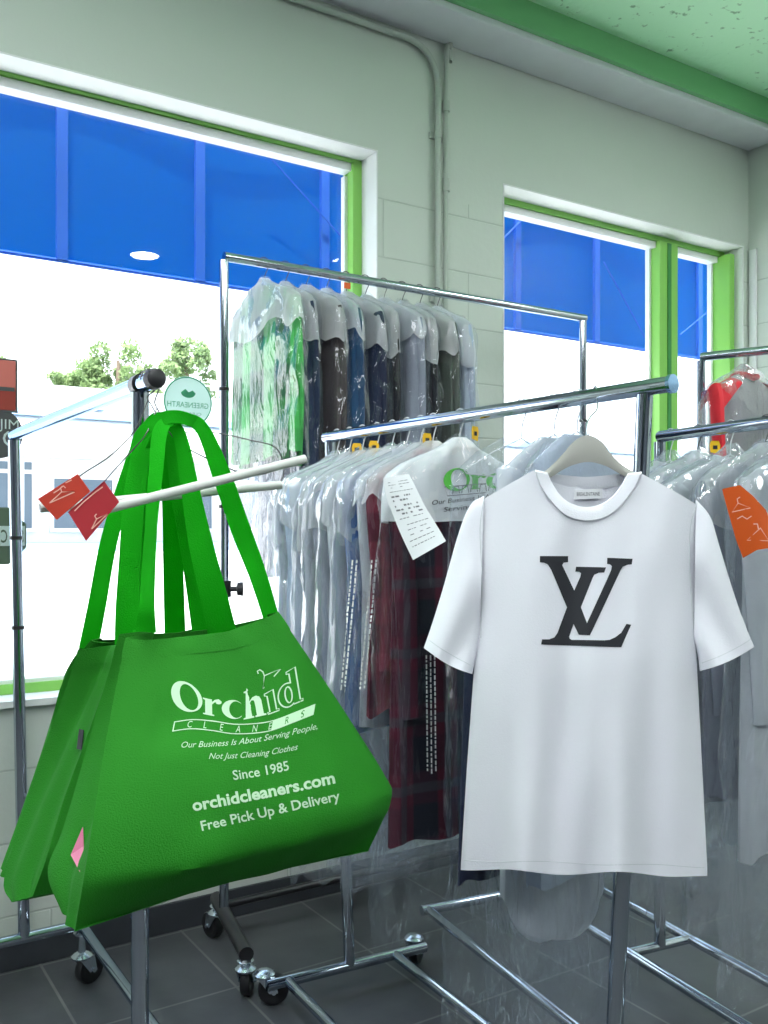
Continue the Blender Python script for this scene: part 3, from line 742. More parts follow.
for i, k in enumerate((.13, .20, .40, .56)):
    claimtag(railB(k)+V3((0, 0, -.030))+MAINPERP*(-.01), atan2(RX.y, RX.x)+.3*i, ['yellow claim tag nearest the far end of the middle rack', 'yellow claim tag second from the far end of the middle rack', 'yellow claim tag above the burgundy plaid garment', 'yellow claim tag near the word on the white shoulder cover'][i], 'yellow claim tags on the middle rack')

# ---- C tall rack
angC = perp_angle(dC)
C_items = [
 (1.27, K_green, .62, .22, 'green plaid shirt under clear plastic at the near-window end of the tall rack'),
 (1.345, K_dblue, 1.0, .19, 'ink blue suit in plastic beside the green plaid shirt'),
 (1.42, K_brown, .98, .19, 'brown grey suit in plastic third along the tall rack'),
 (1.495, K_teal, 1.0, .19, 'deep teal blue jacket in plastic on the tall rack'),
 (1.57, K_navy, .96, .19, 'navy suit in plastic following the teal jacket'),
 (1.645, K_black, 1.0, .19, 'charcoal suit in plastic in the middle of the tall rack'),
 (1.72, K_lgrey, .98, .19, 'light grey suit in plastic between dark suits'),
 (1.795, K_black, 1.0, .19, 'black suit in plastic just past the light grey suit'),
 (1.87, K_camo, .98, .19, 'olive grey jacket in plastic near the wall-side bare rail'),
 (1.945, K_lblue, .94, .19, 'pale garment in plastic, last on the tall rack before bare rail'),
]
for i, (s, mt, L, hw, lb) in enumerate(C_items):
    make_garment('bagged_suit' if i else 'bagged_shirt', V3((s, 2.68, 2.15)), angC+random.Random(50+i).uniform(-.08, .08), 60+i*2.3, mt, L=L, hw=hw, t=.018, sleeves=.45, film_mat=M_film, bagL=1.05 if i else 1.12, label=lb, cat='suit' if i else 'shirt', group='plastic-covered clothes on the tall rack', cape=M_cape if i else M_cape, capeL=[.24, .27, .25, .23, .26, .28, .22, .30, .25, .27][i], bagt=.032, wire=M_wire)
m = MB().box((-.012, -.001, -.02), (.012, .001, 0)); m.v = [Matrix.Translation(V3((1.56, 2.655, 2.125))) @ p for p in m.v]
tag(finish('claim_tag', m, M_orange, smooth=False), 'tiny orange claim tag hanging from the tall rack rail', 'tag')

# ---- D low rack near the corner
angD = perp_angle(dD)
def railD(k): return fD.lerp(nD, k)
D_items = [(.04, K_white, .9, 'white shirt in plastic at the far end of the corner low rack'), (.14, K_lblue, .92, 'pale blue-grey shirt in plastic second from the far end of the corner low rack'),
 (.25, K_white, .95, 'white shirt in plastic third from the far end of the corner low rack'), (.36, K_lgrey, .9, 'light grey shirt in plastic behind the orange card'), (.47, K_white, 1.0, 'white shirt in plastic with the orange card on its shoulder')]
for i, (k, mt, L, lb) in enumerate(D_items):
    make_garment('bagged_shirt', railD(k), angD+random.Random(80+i).uniform(-.05, .05), 90+i*3.1, mt, L=L, hw=.2, t=.014, sleeves=.5, film_mat=M_film2, bagL=L+.32, label=lb, cat='shirt', group='plastic-covered shirts on the corner low rack', collar=mt, bagt=.034, cape=M_cape if i in (1, 3) else None, capeL=.25, wire=M_wire if i % 2 else M_wwire)
claimtag(railD(.20)+V3((0, 0, -.03)), atan2(RX.y, RX.x), 'yellow claim tag on the corner low rack', None)

# ---- E jacket(s)
angE = perp_angle(dE)
eJ = make_garment('bagged_jacket', fE.lerp(nE, .20), angE-.35, 111.0, K_jacket, L=.62, hw=.2, t=.03, film_mat=M_film2, bagL=.95, label='grey jacket with red shoulders in plastic on the corner tall rack', cat='jacket', bagt=.05, collar=K_jred)
for s in (-1, 1):
    pts = [(s*.19, -.0, -.15), (s*.215, -.03, -.21), (s*.225, -.045, -.34), (s*.2, -.05, -.52)]
    finish('sleeve', MB().tube(crom(pts, 6), [.03]+[.042-.0007*i for i in range(18)], 14, flat=.6), K_jacket if s > 0 else K_jred, eJ, local=True)
    rows = []
    for i in range(7):
        q = i/6
        rows.append([(s*lerp(.09, .20, q), y, lerp(-.105, -.150, q)+z) for y, z in ((.046, -.02-.05*q), (.04, -.008), (0, .008), (-.04, -.008), (-.05, -.02-.05*q))])
    finish('shoulder_panel', MB().grid(rows), K_jred, eJ, local=True)
make_garment('bagged_jacket', fE.lerp(nE, .62), angE-.1, 117.0, K_grey, L=.8, hw=.2, t=.03, sleeves=.5, film_mat=M_film, bagL=1.0, label='plain grey jacket in plastic next to the red and grey one', cat='jacket', bagt=.05)

# ================================================================== T-SHIRT
DT = 1.74
tee = tag(empty('t_shirt', P(585, 876, DT)), 'white short-sleeved T-shirt with a large black monogram on its chest', 't-shirt')
uL = [(497, 481), (560, 477), (640, 477), (673, 474), (770, 467), (868, 461), (878, 461)]
uR = [(497, 699), (560, 697), (640, 695), (673, 697), (770, 702), (868, 707), (878, 707)]
topF = [(0, 503), (.02, 498), (.13, 484), (.244, 470), (.262, 482), (.30, 500), (.36, 512), (.42, 518), (.48, 520), (.54, 518), (.60, 512), (.66, 500), (.70, 484), (.722, 472), (.86, 488), (.97, 502), (1, 507)]
topB = [(0, 503), (.02, 498), (.13, 484), (.244, 470), (.30, 480), (.40, 487), (.48, 488), (.58, 487), (.66, 480), (.722, 472), (.86, 488), (.97, 502), (1, 507)]
def hem(a): return lerp(870, 876, a)+2.2*sin(a*13+2.6)*min(1, a*5, (1-a)*5)
def body(front):
    rows = []; NA, NB = 96, 60
    for j in range(NB+1):
        b = j/NB; row = []
        for i in range(NA+1):
            a = i/NA
            tp = interp(topF if front else topB, a)
            v = lerp(tp, hem(a), b)
            u = lerp(interp(uL, v), interp(uR, v), a)
            bulge = max(0, sin(pi*a))**.55
            low = max(0, (v-560)/316)
            f = .020*low*sin(a*17+.7+.6*sin(v*.012))+.007*low*sin(a*31+v*.01+1) + .006*sin(a*9+2.1+(v-500)*.009)*max(0, 1-low)
            f += .004*noise.noise(V3((a*6, v*.012, 2.7 if front else 8)))
            # gentle pull lines from the shoulders
            up = max(0, 1-(v-470)/170)
            f += .003*up*sin((a-.5)*26+(v-470)*.03)
            th = .045*bulge*(.6+.4*min(1, b*2.2))
            d = DT-th+f*bulge if front else DT+th*.8+f*bulge*.6
            row.append(P(u, v, d))
        rows.append(row)
    return rows
m = MB().grid(body(True)); m.grid(body(False)); 
tb = finish('shirt_body', m, M_tee, tee, mods=[('SOLIDIFY', dict(thickness=.0012, offset=0))])
def sleeve(side):
    if side < 0:
        outer = [(484, 496), (470, 506), (458, 536), (444, 586), (432, 625), (424, 648)]; under = [(479, 642), (476, 655), (472, 674)]
    else:
        outer = [(696, 500), (710, 517), (719, 546), (735, 598), (746, 628), (754, 647)]; under = [(694, 640), (698, 655), (700, 671)]
    of = crom([V3((x, y, 0)) for x, y in outer], 5); uf = crom([V3((x, y, 0)) for x, y in under], 10)
    def at(l, t): 
        f = t*(len(l)-1); i = min(int(f), len(l)-2); return l[i].lerp(l[i+1], f-i)
    m = MB(); rows = []
    for j in range(25):
        a = j/24; row = []
        A = at(of, a); B = at(uf, a)
        n = 40
        for i in range(n):
            th = 2*pi*i/n; b = .5-.5*cos(th)
            bulge = sin(th)
            p = A.lerp(B, b)
            hemdip = (3.5 if side < 0 else 3)*a**6*sin(pi*b)
            dd = .036*(0.6+.5*a)
            fo = .006*sin(b*9+a*4+side)*(1 if bulge > 0 else -1)*abs(bulge)
            row.append(P(p.x, p.y+hemdip*(1 if bulge > 0 else -1.2), DT+.004-dd*sgp(bulge, .8)+fo))
        rows.append(row)
    m.grid(rows, True)
    return finish('sleeve', m, M_tee, tee, mods=[('SOLIDIFY', dict(thickness=.0012, offset=0))])
slv = [sleeve(-1), sleeve(1)]
# stitch ridges: hem, cuffs
def pxline(pts, d_of, r=.0008):
    return MB().tube([P(u, v, d_of(u, v)) for u, v in pts], r, 5)
bv = bvh_of([tb])
def surf(u, v, bvh, off=.0008, dflt=DT):
    d = (P(u, v, 1)-CAMP); dn = d.normalized(); h = bvh.ray_cast(CAMP, dn)
    if h[0] is None: return P(u, v, dflt)
    return h[0]-dn*off
line = [surf(u, 860+(u-463)*.028+1.0*sin((u-463)/243*14), bv, .0003) for u in range(464, 706, 4)]
M_stitch = pbr('pale_grey_stitch_thread', rgb(214, 218, 222), .9)  # thread slightly greyer than the jersey
finish('hem_stitch', MB().tube(line, .0009, 5), M_stitch, tee)
bs = bvh_of(slv)
for pts in ([(429, 640), (440, 648), (455, 657), (470, 665)], [(702, 663), (720, 656), (738, 647), (751, 639)]):
    q = crom([V3((x, y, 0)) for x, y in pts], 8)
    finish('cuff_stitch', MB().tube([surf(p.x, p.y, bs, .0003) for p in q], .0009, 5), M_stitch, tee)
for pts in ([(484, 499), (480, 530), (482, 580), (481, 638)], [(697, 503), (690, 530), (690, 580), (694, 636)]):
    q = crom([V3((x, y, 0)) for x, y in pts], 8); bb = bvh_of([tb]+slv)
    finish('armhole_seam', MB().tube([surf(p.x, p.y, bb, .0002) for p in q], .0012, 5), M_stitch, tee)
# ribbed collar: one closed band
outF = crom([V3(p) for p in ((535, 470, -.012), (541, 487, -.034), (554, 505, -.047), (568, 517, -.05), (586, 521, -.052), (604, 518, -.05), (619, 508, -.047), (634, 489, -.034), (642, 472, -.012))], 8)
inF = crom([V3(p) for p in ((547, 473, -.004), (552, 484, -.026), (561, 497, -.038), (572, 504.5, -.04), (586, 507.5, -.042), (600, 505, -.04), (612, 497, -.038), (621, 486, -.026), (628, 474, -.004))], 8)
outBk = crom([V3(p) for p in ((642, 472, -.012), (628, 481, .026), (610, 487, .038), (586, 489, .042), (562, 487, .038), (546, 481, .026), (535, 470, -.012))], 8)
inBk = crom([V3(p) for p in ((628, 474, -.004), (618, 474, .018), (606, 475.5, .034), (586, 477, .038), (566, 475.5, .034), (555, 474, .018), (547, 473, -.004))], 8)
for q_ in outF[1:-1]:
    h_ = bv.ray_cast(CAMP, (P(q_.x, q_.y-1.5+3.5*(q_.y > 500), 1)-CAMP).normalized())
    for dy in (0, 1, 2, 3, 5):
        h_ = bv.ray_cast(CAMP, (P(q_.x, q_.y+dy, 1)-CAMP).normalized())
        if h_[0] is not None and (h_[0]-CAMP).dot(FW) < DT: q_.z = (h_[0]-CAMP).dot(FW)-DT-.0015; break
for i_, q_ in enumerate(inF): q_.z = outF[i_].z+.006
for i_ in (0, -1): outF[i_].z = -.014; inF[i_].z = -.004
for q_ in outBk[1:-1]: q_.z = min(q_.z, .022)
for q_ in inBk[1:-1]: q_.z = min(q_.z, .018)
outBk[0].z = outF[-1].z; outBk[-1].z = outF[0].z; inBk[0].z = inF[-1].z; inBk[-1].z = inF[0].z
lo = outF+outBk[1:]; li = inF+inBk[1:]
rows = []
for w, ex in ((0, 0), (.08, -.0025), (.5, -.0035), (.92, -.0025), (1, .0)):
    rows.append([P(*(lerp(V3(a), V3(b), w)).xy, DT+lerp(a.z, b.z, w)+(ex if i < len(outF) else ex*.3)) for i, (a, b) in enumerate(zip(lo, li))])
finish('collar', MB().grid(rows), M_tee, tee, mods=[('SOLIDIFY', dict(thickness=.0022, offset=0))])
# neck label
q = [(574, 490), (602, 488.5), (602.5, 498), (574, 499.5)]
lab = finish('neck_label', MB().add([P(x, y, DT+.0165) for x, y in q], [(0, 1, 2, 3)]), M_label, tee, smooth=False, mods=[('SOLIDIFY', dict(thickness=.001))])
bl_ = bvh_of([lab])
t2 = text2d('BREALEN/TAINE', 1, bold=.02); w = width2d(t2)
project(t2, bl_, lambda x, y: (576.5+x/w*23, 496-.4*x/w-y*5.2), 'label_text', M_grey, lab, .0016)
# monogram
def px_poly(pts): return [((x)/3.94+520, (y)/3.94+420) for x, y in pts]
Vp = [(78, 536), (188, 536), (188, 560), (170, 562), (165, 572), (213, 672), (237, 618), (240, 604), (232, 598), (217, 597), (220, 578), (338, 581), (331, 601), (310, 602), (292, 610), (286, 622), (240, 738), (264, 800), (358, 592), (361, 576), (354, 569), (342, 567), (343, 543), (443, 547), (440, 569), (424, 570), (404, 578), (395, 592), (275, 848), (232, 846), (211, 804), (193, 854), (196, 862), (204, 866), (330, 868), (352, 866), (374, 856), (398, 838), (419, 803), (437, 807), (398, 895), (82, 884), (86, 864), (114, 864), (134, 856), (146, 840), (184, 738), (122, 590), (108, 568), (94, 562), (78, 561)]
q = px_poly(Vp)
project(fill2d([q]), bv, lambda x, y: (x, y), 'chest_monogram', M_ink, tee, .0016, maxlen=5)
# hanger
hg = tag(empty('clothes_hanger', P(588, 480, DT)), 'wide grey hanger with a metal hook holding the white T-shirt', 'hanger')
top = crom([V3(p+(0,)) for p in ((488, 503), (520, 485), (545, 471), (562, 455), (572, 443), (583, 436), (592, 436), (603, 443), (612, 455), (627, 468), (660, 485), (690, 502))], 6)
bot = crom([V3(p+(0,)) for p in ((488, 509), (520, 495), (545, 481), (566, 468), (580, 463), (590, 462), (600, 464), (610, 468), (627, 478), (660, 494), (690, 508))], 6)
def resample(l, n):
    L = [0]
    for a, b in zip(l, l[1:]): L.append(L[-1]+(b-a).length)
    out = []
    for i in range(n):
        t = L[-1]*i/(n-1)
        for k in range(len(L)-1):
            if t <= L[k+1]+1e-9: out.append(l[k].lerp(l[k+1], (t-L[k])/max(1e-9, L[k+1]-L[k]))); break
    return out
# match by x
xs = [488+202*i/60 for i in range(61)]
tt = [(p.x, p.y) for p in top]; bt = [(p.x, p.y) for p in bot]
rows = []
for sgn, ww in ((-1, 0), (-1, .12), (-1, .5), (-1, .88), (-1, 1), (1, 1), (1, .88), (1, .5), (1, .12), (1, 0)):
    th = .004+.003*(1-abs(ww-.5)*2)
    rows.append([P(x, lerp(interp(tt, x), interp(bt, x), ww), DT+.004+sgn*th*(1)) for x in xs])
rows.append(rows[0])
finish('hanger_body', MB().grid(rows), M_hang, hg)
kR = .884; rp = railB(kR)
hp = [P(588, 438, DT+.004), P(588, 431, DT+.006), P(587, 424, DT+.012), P(591, 416, DT+.03), P(597, 409, DT+.06)]
rr = .019
for a in (-20, 20, 60, 100, 140, 180): hp.append(rp+V3((RX*0+FW*(-cos(radians(a))))*rr)+V3((0, 0, sin(radians(a))*rr)))
finish('hook', MB().tube(crom(hp, 5), .0016, 8), M_steel, hg)

# ================================================================== TOTE BAGS
def make_tote(FL, FR, BR, BL, bulge, label, seed, depth_fold=.05, rimsag=10):
    """corner tracks as (u, v, depth) from rim to bottom"""
    e = tag(empty('tote_bag', P(*FL[-1])), label, 'bag', 'green tote bags on the front rack')
    N = 40
    def tr(l):
        c = crom([P(*p) for p in l], 10)
        return resample(c, N+1)
    a, b, c, d = tr(FL), tr(FR), tr(BR), tr(BL)
    rows = []; NF, NS = 40, 10
    nf = (b[N//2]-a[N//2]).cross(V3((0, 0, 1))).normalized()
    if nf.dot(FW) > 0: nf = -nf
    for i in range(N+1):
        h = i/N; row = []
        sag = (1-h)**3
        prof = bulge*(min(1, h/.82)**.9 if h < .82 else max(-.6, 1-(h-.82)/.18*1.5))
        for k in range(NF):
            t = k/NF; p = a[i].lerp(b[i], t)
            env = min(1, sin(pi*t)**.5*1.1)
            z = -rimsag*.001*1.6*sin(pi*t)**.7*sag
            nz = noise.noise(V3((t*3+seed, h*3.2, 1.2))); nr = 1-2*abs(noise.noise(V3((t*2.4+h*1.7+seed, h*1.1-t*.8, 5.2))))
            f = .013*nz+.009*nr+.006*sin(t*11+h*5+seed)*(.3+sag)+.004*noise.noise(V3((t*9, h*8, seed)))
            row.append(p+nf*(prof*env+f*env)+V3((0, 0, z)))
        for k in range(NS):
            t = k/NS; p = b[i].lerp(c[i], t)
            row.append(p - (b[i]-a[i]).normalized()*depth_fold*.4*sin(pi*t)*(1-h))
        for k in range(NF):
            t = k/NF; p = c[i].lerp(d[i], t)
            row.append(p - nf*(prof*.4*sin(pi*t)**.5)+V3((0, 0, -rimsag*.001*sin(pi*t)*sag)))
        for k in range(NS):
            t = k/NS; p = d[i].lerp(a[i], t)
            row.append(p + (b[i]-a[i]).normalized()*(depth_fold*sin(pi*t)*(1-h)**.8+.007*sin(pi*t)*sin(t*9+h*4+seed)))
        rows.append(row)
    m = MB().grid(rows, True)
    # closed base
    bb = len(m.v); last = rows[-1]; n = len(last)
    ctr = sum((V3(p) for p in last), V3())/n
    m.v.append(ctr+V3((0, 0, .0)))
    s0_ = bb-n
    for k in range(n): m.f.append((s0_+k, s0_+(k+1) % n, bb))
    body_ = finish('bag_body', m, M_tote, e, mods=[('SOLIDIFY', dict(thickness=.0015, offset=0))])
    # rim band
    rim = []
    for i, off in ((0, .0022), (1, .0026), (2, .0026), (3, .0018)):
        rw = rows[i]; cc = sum((V3(p) for p in rw), V3())/len(rw)
        rim.append([V3(p)+(V3(p)-cc).normalized()*off for p in rw])
    finish('rim_band', MB().grid(rim, True), M_tote, e, mods=[('SOLIDIFY', dict(thickness=.001, offset=0))])
    return e, body_, rows, nf
def strap(parent, path, name='handle', side=None):
    """path: (u, v, depth, width_px, twist)"""
    if name == 'handle':
        path = [(p[0], p[1], p[2]+(.022 if i in (0, len(path)-1) else 0))+tuple(p[3:]) for i, p in enumerate(path)]
    pts = crom([V3((p[0], p[1], p[2])) for p in path], 8); ws = [p[3] for p in path]; tw = [p[4] if len(p) > 4 else 0 for p in path]
    n = len(pts); rows = []
    c = [P(*p) for p in pts]
    for i in range(n):
        f = i/(n-1)*(len(ws)-1); k = min(int(f), len(ws)-2)
        w = lerp(ws[k], ws[k+1], f-k)*pts[i].z/FPX; tws = lerp(tw[k], tw[k+1], f-k)
        t = (c[min(i+1, n-1)]-c[max(i-1, 0)]).normalized()
        s = t.cross(FW).normalized()
        if rows and s.dot(rows[-1][2]-rows[-1][0]) < 0: s = -s
        s = (s*cos(tws)+FW*sin(tws)).normalized()
        bow = s.cross(t)*.0015
        rows.append([c[i]-s*w/2, c[i]+bow, c[i]+s*w/2])
    return finish(name, MB().grid(rows), M_strap, parent, mods=[('SOLIDIFY', dict(thickness=.0016, offset=0))])
FL = [(127, 638, 1.49), (116, 690, 1.45), (103, 760, 1.40), (92, 830, 1.355), (84, 880, 1.34), (75, 931, 1.35)]
FR = [(277, 612, 1.64), (310, 660, 1.65), (351, 722, 1.66), (384, 775, 1.67), (391, 798, 1.675), (368, 851, 1.69)]
BR = [(272, 616, 1.69), (306, 664, 1.74), (345, 724, 1.77), (376, 775, 1.79), (383, 797, 1.80), (362, 843, 1.80)]
BL = [(121, 634, 1.53), (104, 690, 1.53), (84, 760, 1.51), (63, 830, 1.48), (48, 872, 1.46), (62, 912, 1.42)]
t1, t1b, rows1, nf1 = make_tote(FL, FR, BR, BL, .055, 'nearest green tote bag printed with the white shop name and slogans', 1.3)
FL2 = [(118, 645, 1.60), (104, 690, 1.60), (86, 740, 1.59), (64, 800, 1.58), (46, 860, 1.56), (33, 896, 1.56)]
FR2 = [(262, 618, 1.74), (290, 665, 1.79), (320, 725, 1.83), (340, 780, 1.85), (342, 800, 1.86), (325, 840, 1.87)]
BR2 = [(262, 622, 1.78), (290, 668, 1.84), (320, 728, 1.88), (338, 783, 1.90), (340, 803, 1.92), (323, 838, 1.92)]
BL2 = [(80, 650, 1.64), (62, 700, 1.66), (40, 760, 1.67), (18, 830, 1.66), (4, 882, 1.64), (12, 902, 1.60)]
t2_, t2b, rows2, nf2 = make_tote(FL2, FR2, BR2, BL2, .02, 'middle green tote bag with a small black woven label on its edge', 4.1, .02)
FL3 = [(92, 640, 1.69), (76, 662, 1.71), (60, 690, 1.72), (44, 760, 1.73), (26, 820, 1.72), (6, 880, 1.71)]
FR3 = [(215, 622, 1.80), (240, 665, 1.86), (262, 725, 1.90), (280, 780, 1.92), (290, 805, 1.93), (285, 838, 1.93)]
BR3 = [(213, 624, 1.83), (238, 667, 1.90), (260, 727, 1.95), (278, 783, 1.97), (288, 806, 1.98), (283, 838, 1.98)]
BL3 = [(86, 640, 1.72), (68, 668, 1.76), (62, 685, 1.78), (44, 745, 1.79), (22, 810, 1.78), (1, 868, 1.76)]
t3_, t3b, rows3, nf3 = make_tote(FL3, FR3, BR3, BL3, .01, 'rearmost green tote bag, mostly hidden behind the other two', 7.7, .02)
# handles
strap(t1, [(146, 632, 1.475, 20, 0), (147, 600, 1.49, 19, .5), (151, 528, 1.53, 17, .6), (156, 470, 1.56, 16, .3), (160, 432, 1.585, 15, 0), (170, 421, 1.60, 12, .3), (186, 419, 1.61, 12, 0), (203, 430, 1.61, 14, 0), (222, 476, 1.62, 19, 0), (241, 530, 1.63, 20, 0), (258, 575, 1.635, 18, .4), (272, 620, 1.63, 17, .6)])
strap(t1, [(224, 640, 1.60, 29, 0), (212, 590, 1.60, 27, 0), (200, 540, 1.60, 24, 0), (190, 488, 1.605, 19, .2), (181, 440, 1.61, 15, .3), (172, 426, 1.615, 12, 0), (160, 432, 1.62, 12, 0), (146, 470, 1.65, 13, 0), (142, 530, 1.66, 14, 0), (140, 600, 1.66, 15, 0), (140, 640, 1.57, 15, 0)])
strap(t2_, [(126, 652, 1.60, 23, 0), (127, 610, 1.615, 23, 0), (130, 560, 1.62, 22, 0), (134, 500, 1.63, 22, 0), (141, 455, 1.635, 19, 0), (152, 427, 1.64, 14, 0), (164, 421, 1.64, 12, 0), (171, 440, 1.65, 14, 0), (180, 500, 1.67, 17, 0), (192, 560, 1.70, 20, 0), (203, 635, 1.70, 21, 0)])
strap(t3_, [(88, 650, 1.70, 19, 0), (97, 605, 1.70, 18, 0), (108, 545, 1.69, 17, 0), (122, 495, 1.68, 16, 0), (136, 452, 1.67, 14, 0), (150, 424, 1.66, 12, 0), (160, 419, 1.66, 12, 0), (166, 440, 1.68, 15, 0), (171, 500, 1.72, 18, 0), (173, 560, 1.76, 20, 0), (175, 636, 1.79, 21, 0)])
strap(t2_, [(132, 455, 1.60, 8, 0), (140, 436, 1.60, 12, 0), (152, 424, 1.598, 14, .2), (165, 418, 1.595, 14, 0), (180, 417, 1.60, 13, 0), (195, 422, 1.61, 11, 0), (202, 429, 1.62, 7, 0)], 'handle_wrap')
# prints on the near tote
bt1 = bvh_of([t1b])
sol, outl, wid = wordmark()
def omap(ox, oy, sx, sy, ang, wob=0):
    ca, sa = cos(radians(ang)), sin(radians(ang))
    def f(x, y):
        px = x*sx; py = y*sy
        return (ox+px*ca-(-py)*sa*.35 , oy - py*ca - px*sa + wob*sin(px/128*2*pi*.8))
    return f
# word mark: left base (173,704) to right base (303,700), dips at the middle
def wm_map(x, y):
    px = x/wid*133; t = x/wid
    base = 704 + 24*t - 38*t*t*t*.62 - 4*t   # sags, then climbs
    base = interp([(0, 707), (.30, 716), (.55, 720), (.75, 714), (1, 700)], t)
    sl = interp([(0, .1), (.4, .15), (.7, -.02), (1, -.22)], t)
    return (171+px - y*sl*6*.3 + (y*(-4) if t > .6 else 0), base - y*19.5*interp([(0, 1.02), (.3, .82), (.6, 1.0), (1, 1.15)], t))
wo = project(sol, bt1, wm_map, 'printed_name', M_print, t1, .0014, maxlen=.35)
project(outl, bt1, wm_map, 'printed_name_outline', M_print, t1, .0014, maxlen=.5)
hgm = merge2d(stroke2d([(264, 676), (280, 669.5), (262.5, 689)], 1.3), stroke2d([(264, 676), (262.5, 672), (259.5, 670), (257, 671.5), (258, 674)], 1.2, False))
project(hgm, bt1, lambda x, y: (x, y), 'printed_hanger_mark', M_print, t1, .0014)
# banner under the name
def ban_top(t): return sm([(0, 722), (.13, 719.5), (.28, 721), (.42, 724), (.57, 723.5), (.7, 720.5), (.87, 711.5), (1, 704)], t)
def bmap(x, y): return (172+141*x+2*y, ban_top(x)+(10+1*x)*(1-y))
n = 24
edge = [(i/n, 1) for i in range(n+1)]+[(1-i/n, 0) for i in range(n+1)]
def box_stroke():
    vs = []; fs = []
    for (ya, yb) in ((0, .09), (.91, 1)):
        b = len(vs)
        for i in range(n+1): vs += [(i/n, ya), (i/n, yb)]
        for i in range(n): fs.append((b+2*i, b+2*i+2, b+2*i+3, b+2*i+1))
    b = len(vs); vs += [(0, 0), (.008, 0), (.008, 1), (0, 1)]; fs.append((b, b+1, b+2, b+3))
    b = len(vs)
    for i in range(9): vs += [(.70+.30*i/8, 0), (.70+.30*i/8, 1)]
    for i in range(8): fs.append((b+2*i, b+2*i+2, b+2*i+3, b+2*i+1))
    return vs, fs
project(box_stroke(), bt1, bmap, 'printed_banner', M_print, t1, .0014)
for i, ch in enumerate('CLEANERS'):
    tq = text2d(ch, 1); xc = .10+i*.115
    project(tq, bt1, lambda x, y: bmap(xc+x*.05, .18+y*.95), 'banner_letter', M_print if i < 6 else M_tote, t1, .0014 if i < 6 else .0018)
def line_text(body, x0, y0, x1, y1, size, shear=0, bold=0, nm='printed_line', curve=0, mat=None, bvh=None, parent=None, maxl=None, lean=0):
    t = text2d(body, 1, shear=shear, bold=bold); w = width2d(t); dx, dy = x1-x0, y1-y0; l = math.hypot(dx, dy); ux, uy = dx/l, dy/l
    def f(x, y):
        q = x/w
        return (x0+dx*q + y*size*(uy+lean), y0+dy*q-y*size*ux*1.0 + curve*sin(pi*q))
    return project(t, bvh or bt1, f, nm, mat or M_print, parent or t1, .0014, maxlen=maxl)
line_text('Our Business Is About Serving People,', 180, 748, 317, 729, 8.5, shear=.45, curve=5)
line_text('Not Just Cleaning Clothes', 208, 759, 298, 749.5, 8.5, shear=.45, curve=3)
line_text('Since 1985', 233, 780, 289, 770, 13.5, bold=.012, curve=1)
line_text('orchidcleaners.com', 193, 811, 335, 783, 16.5, bold=.03, curve=1)
line_text('Free Pick Up & Delivery', 201, 831, 340, 800, 14, bold=.016, curve=0)
# small label and pink card
lb = [(79.5, 729), (84, 730), (82, 750), (77, 749)]
bt2 = bvh_of([t2b, t3b, t1b])
o = MB().add([surf(x, y, bt2, .002, 1.6) for x, y in lb], [(0, 1, 2, 3)])
finish('woven_label', o, M_ink, t2_, smooth=False, mods=[('SOLIDIFY', dict(thickness=.001))])
pk = [(83, 827), (84, 846), (80, 872), (71, 855)]
o = MB().add([surf(x, y, bt2, .003, 1.5) for x, y in pk], [(0, 1, 2, 3)])
tag(finish('folded_slip', o, M_pink, smooth=False, mods=[('SOLIDIFY', dict(thickness=.0006))]), 'pink paper slip peeking out at the side of the nearest tote', 'slip')

# ================================================================== TROUSER HANGERS WITH TUBES
def tube_hanger(L_, R_, hook, label, card, cmat, clabel, lw, rw):
    L = P(*L_); R = P(*R_); e = tag(empty('tube_hanger', L), label, 'hanger', 'wire hangers with paper tubes')
    ax = (R-L).normalized()
    finish('tube', MB().tube([L, R], .0078, 16), M_tube, e)
    H = P(*hook)
    pts = crom([L+ax*.01+V3((0, 0, .004))] + [P(*p) for p in lw] + [H], 8)
    pts2 = crom([H] + [P(*p) for p in rw] + [R-ax*.004], 8)
    m = MB().tube(pts, .0012, 6); m.tube(pts2, .0012, 6)
    c = nA+dA*(.04 if hook[0] < 152 else .058); hk = [H, H.lerp(c, .35)+V3((0, 0, -.005))]
    n = V3((-dA.y, dA.x, 0)).normalized()
    for a in (-30, 10, 50, 90, 130, 170): hk.append(c+(n*cos(radians(a))+V3((0, 0, sin(radians(a)))))*.0195)
    m.tube(crom(hk, 4), .0014, 6)
    finish('wire', m, M_wire, e)
    # folded card over the wire
    q = [P(*p) for p in card]
    k = len(q)//2
    mbc = MB().add(q, [(0, 1, 2, 3)])
    g = finish('folded_card', mbc, cmat, smooth=False, mods=[('SOLIDIFY', dict(thickness=.0012))])
    tag(g, clabel, 'card', 'red cards on the tube hangers')
    back = [p+FW*.014+V3((0, 0, -.004)) for p in q]
    finish('back_flap', MB().add([q[0], q[1], back[1]+(q[2]-q[1])*.8, back[0]+(q[3]-q[0])*.8], [(0, 1, 2, 3)]), cmat, g, smooth=False, mods=[('SOLIDIFY', dict(thickness=.001))])
    b = bvh_of([g])
    return e, g, b
h1, g1, b1 = tube_hanger((74, 517, 1.42), (305, 459, 1.64), (157, 404, 1.62), 'wire hanger with the nearer grey tube crossing the tote handles',
   [(69, 513, 1.425), (104, 481, 1.43), (118, 502, 1.432), (86, 541, 1.427)], M_red2, 'dark red folded card on the nearer tube hanger', .01, .01) if False else (None, None, None)
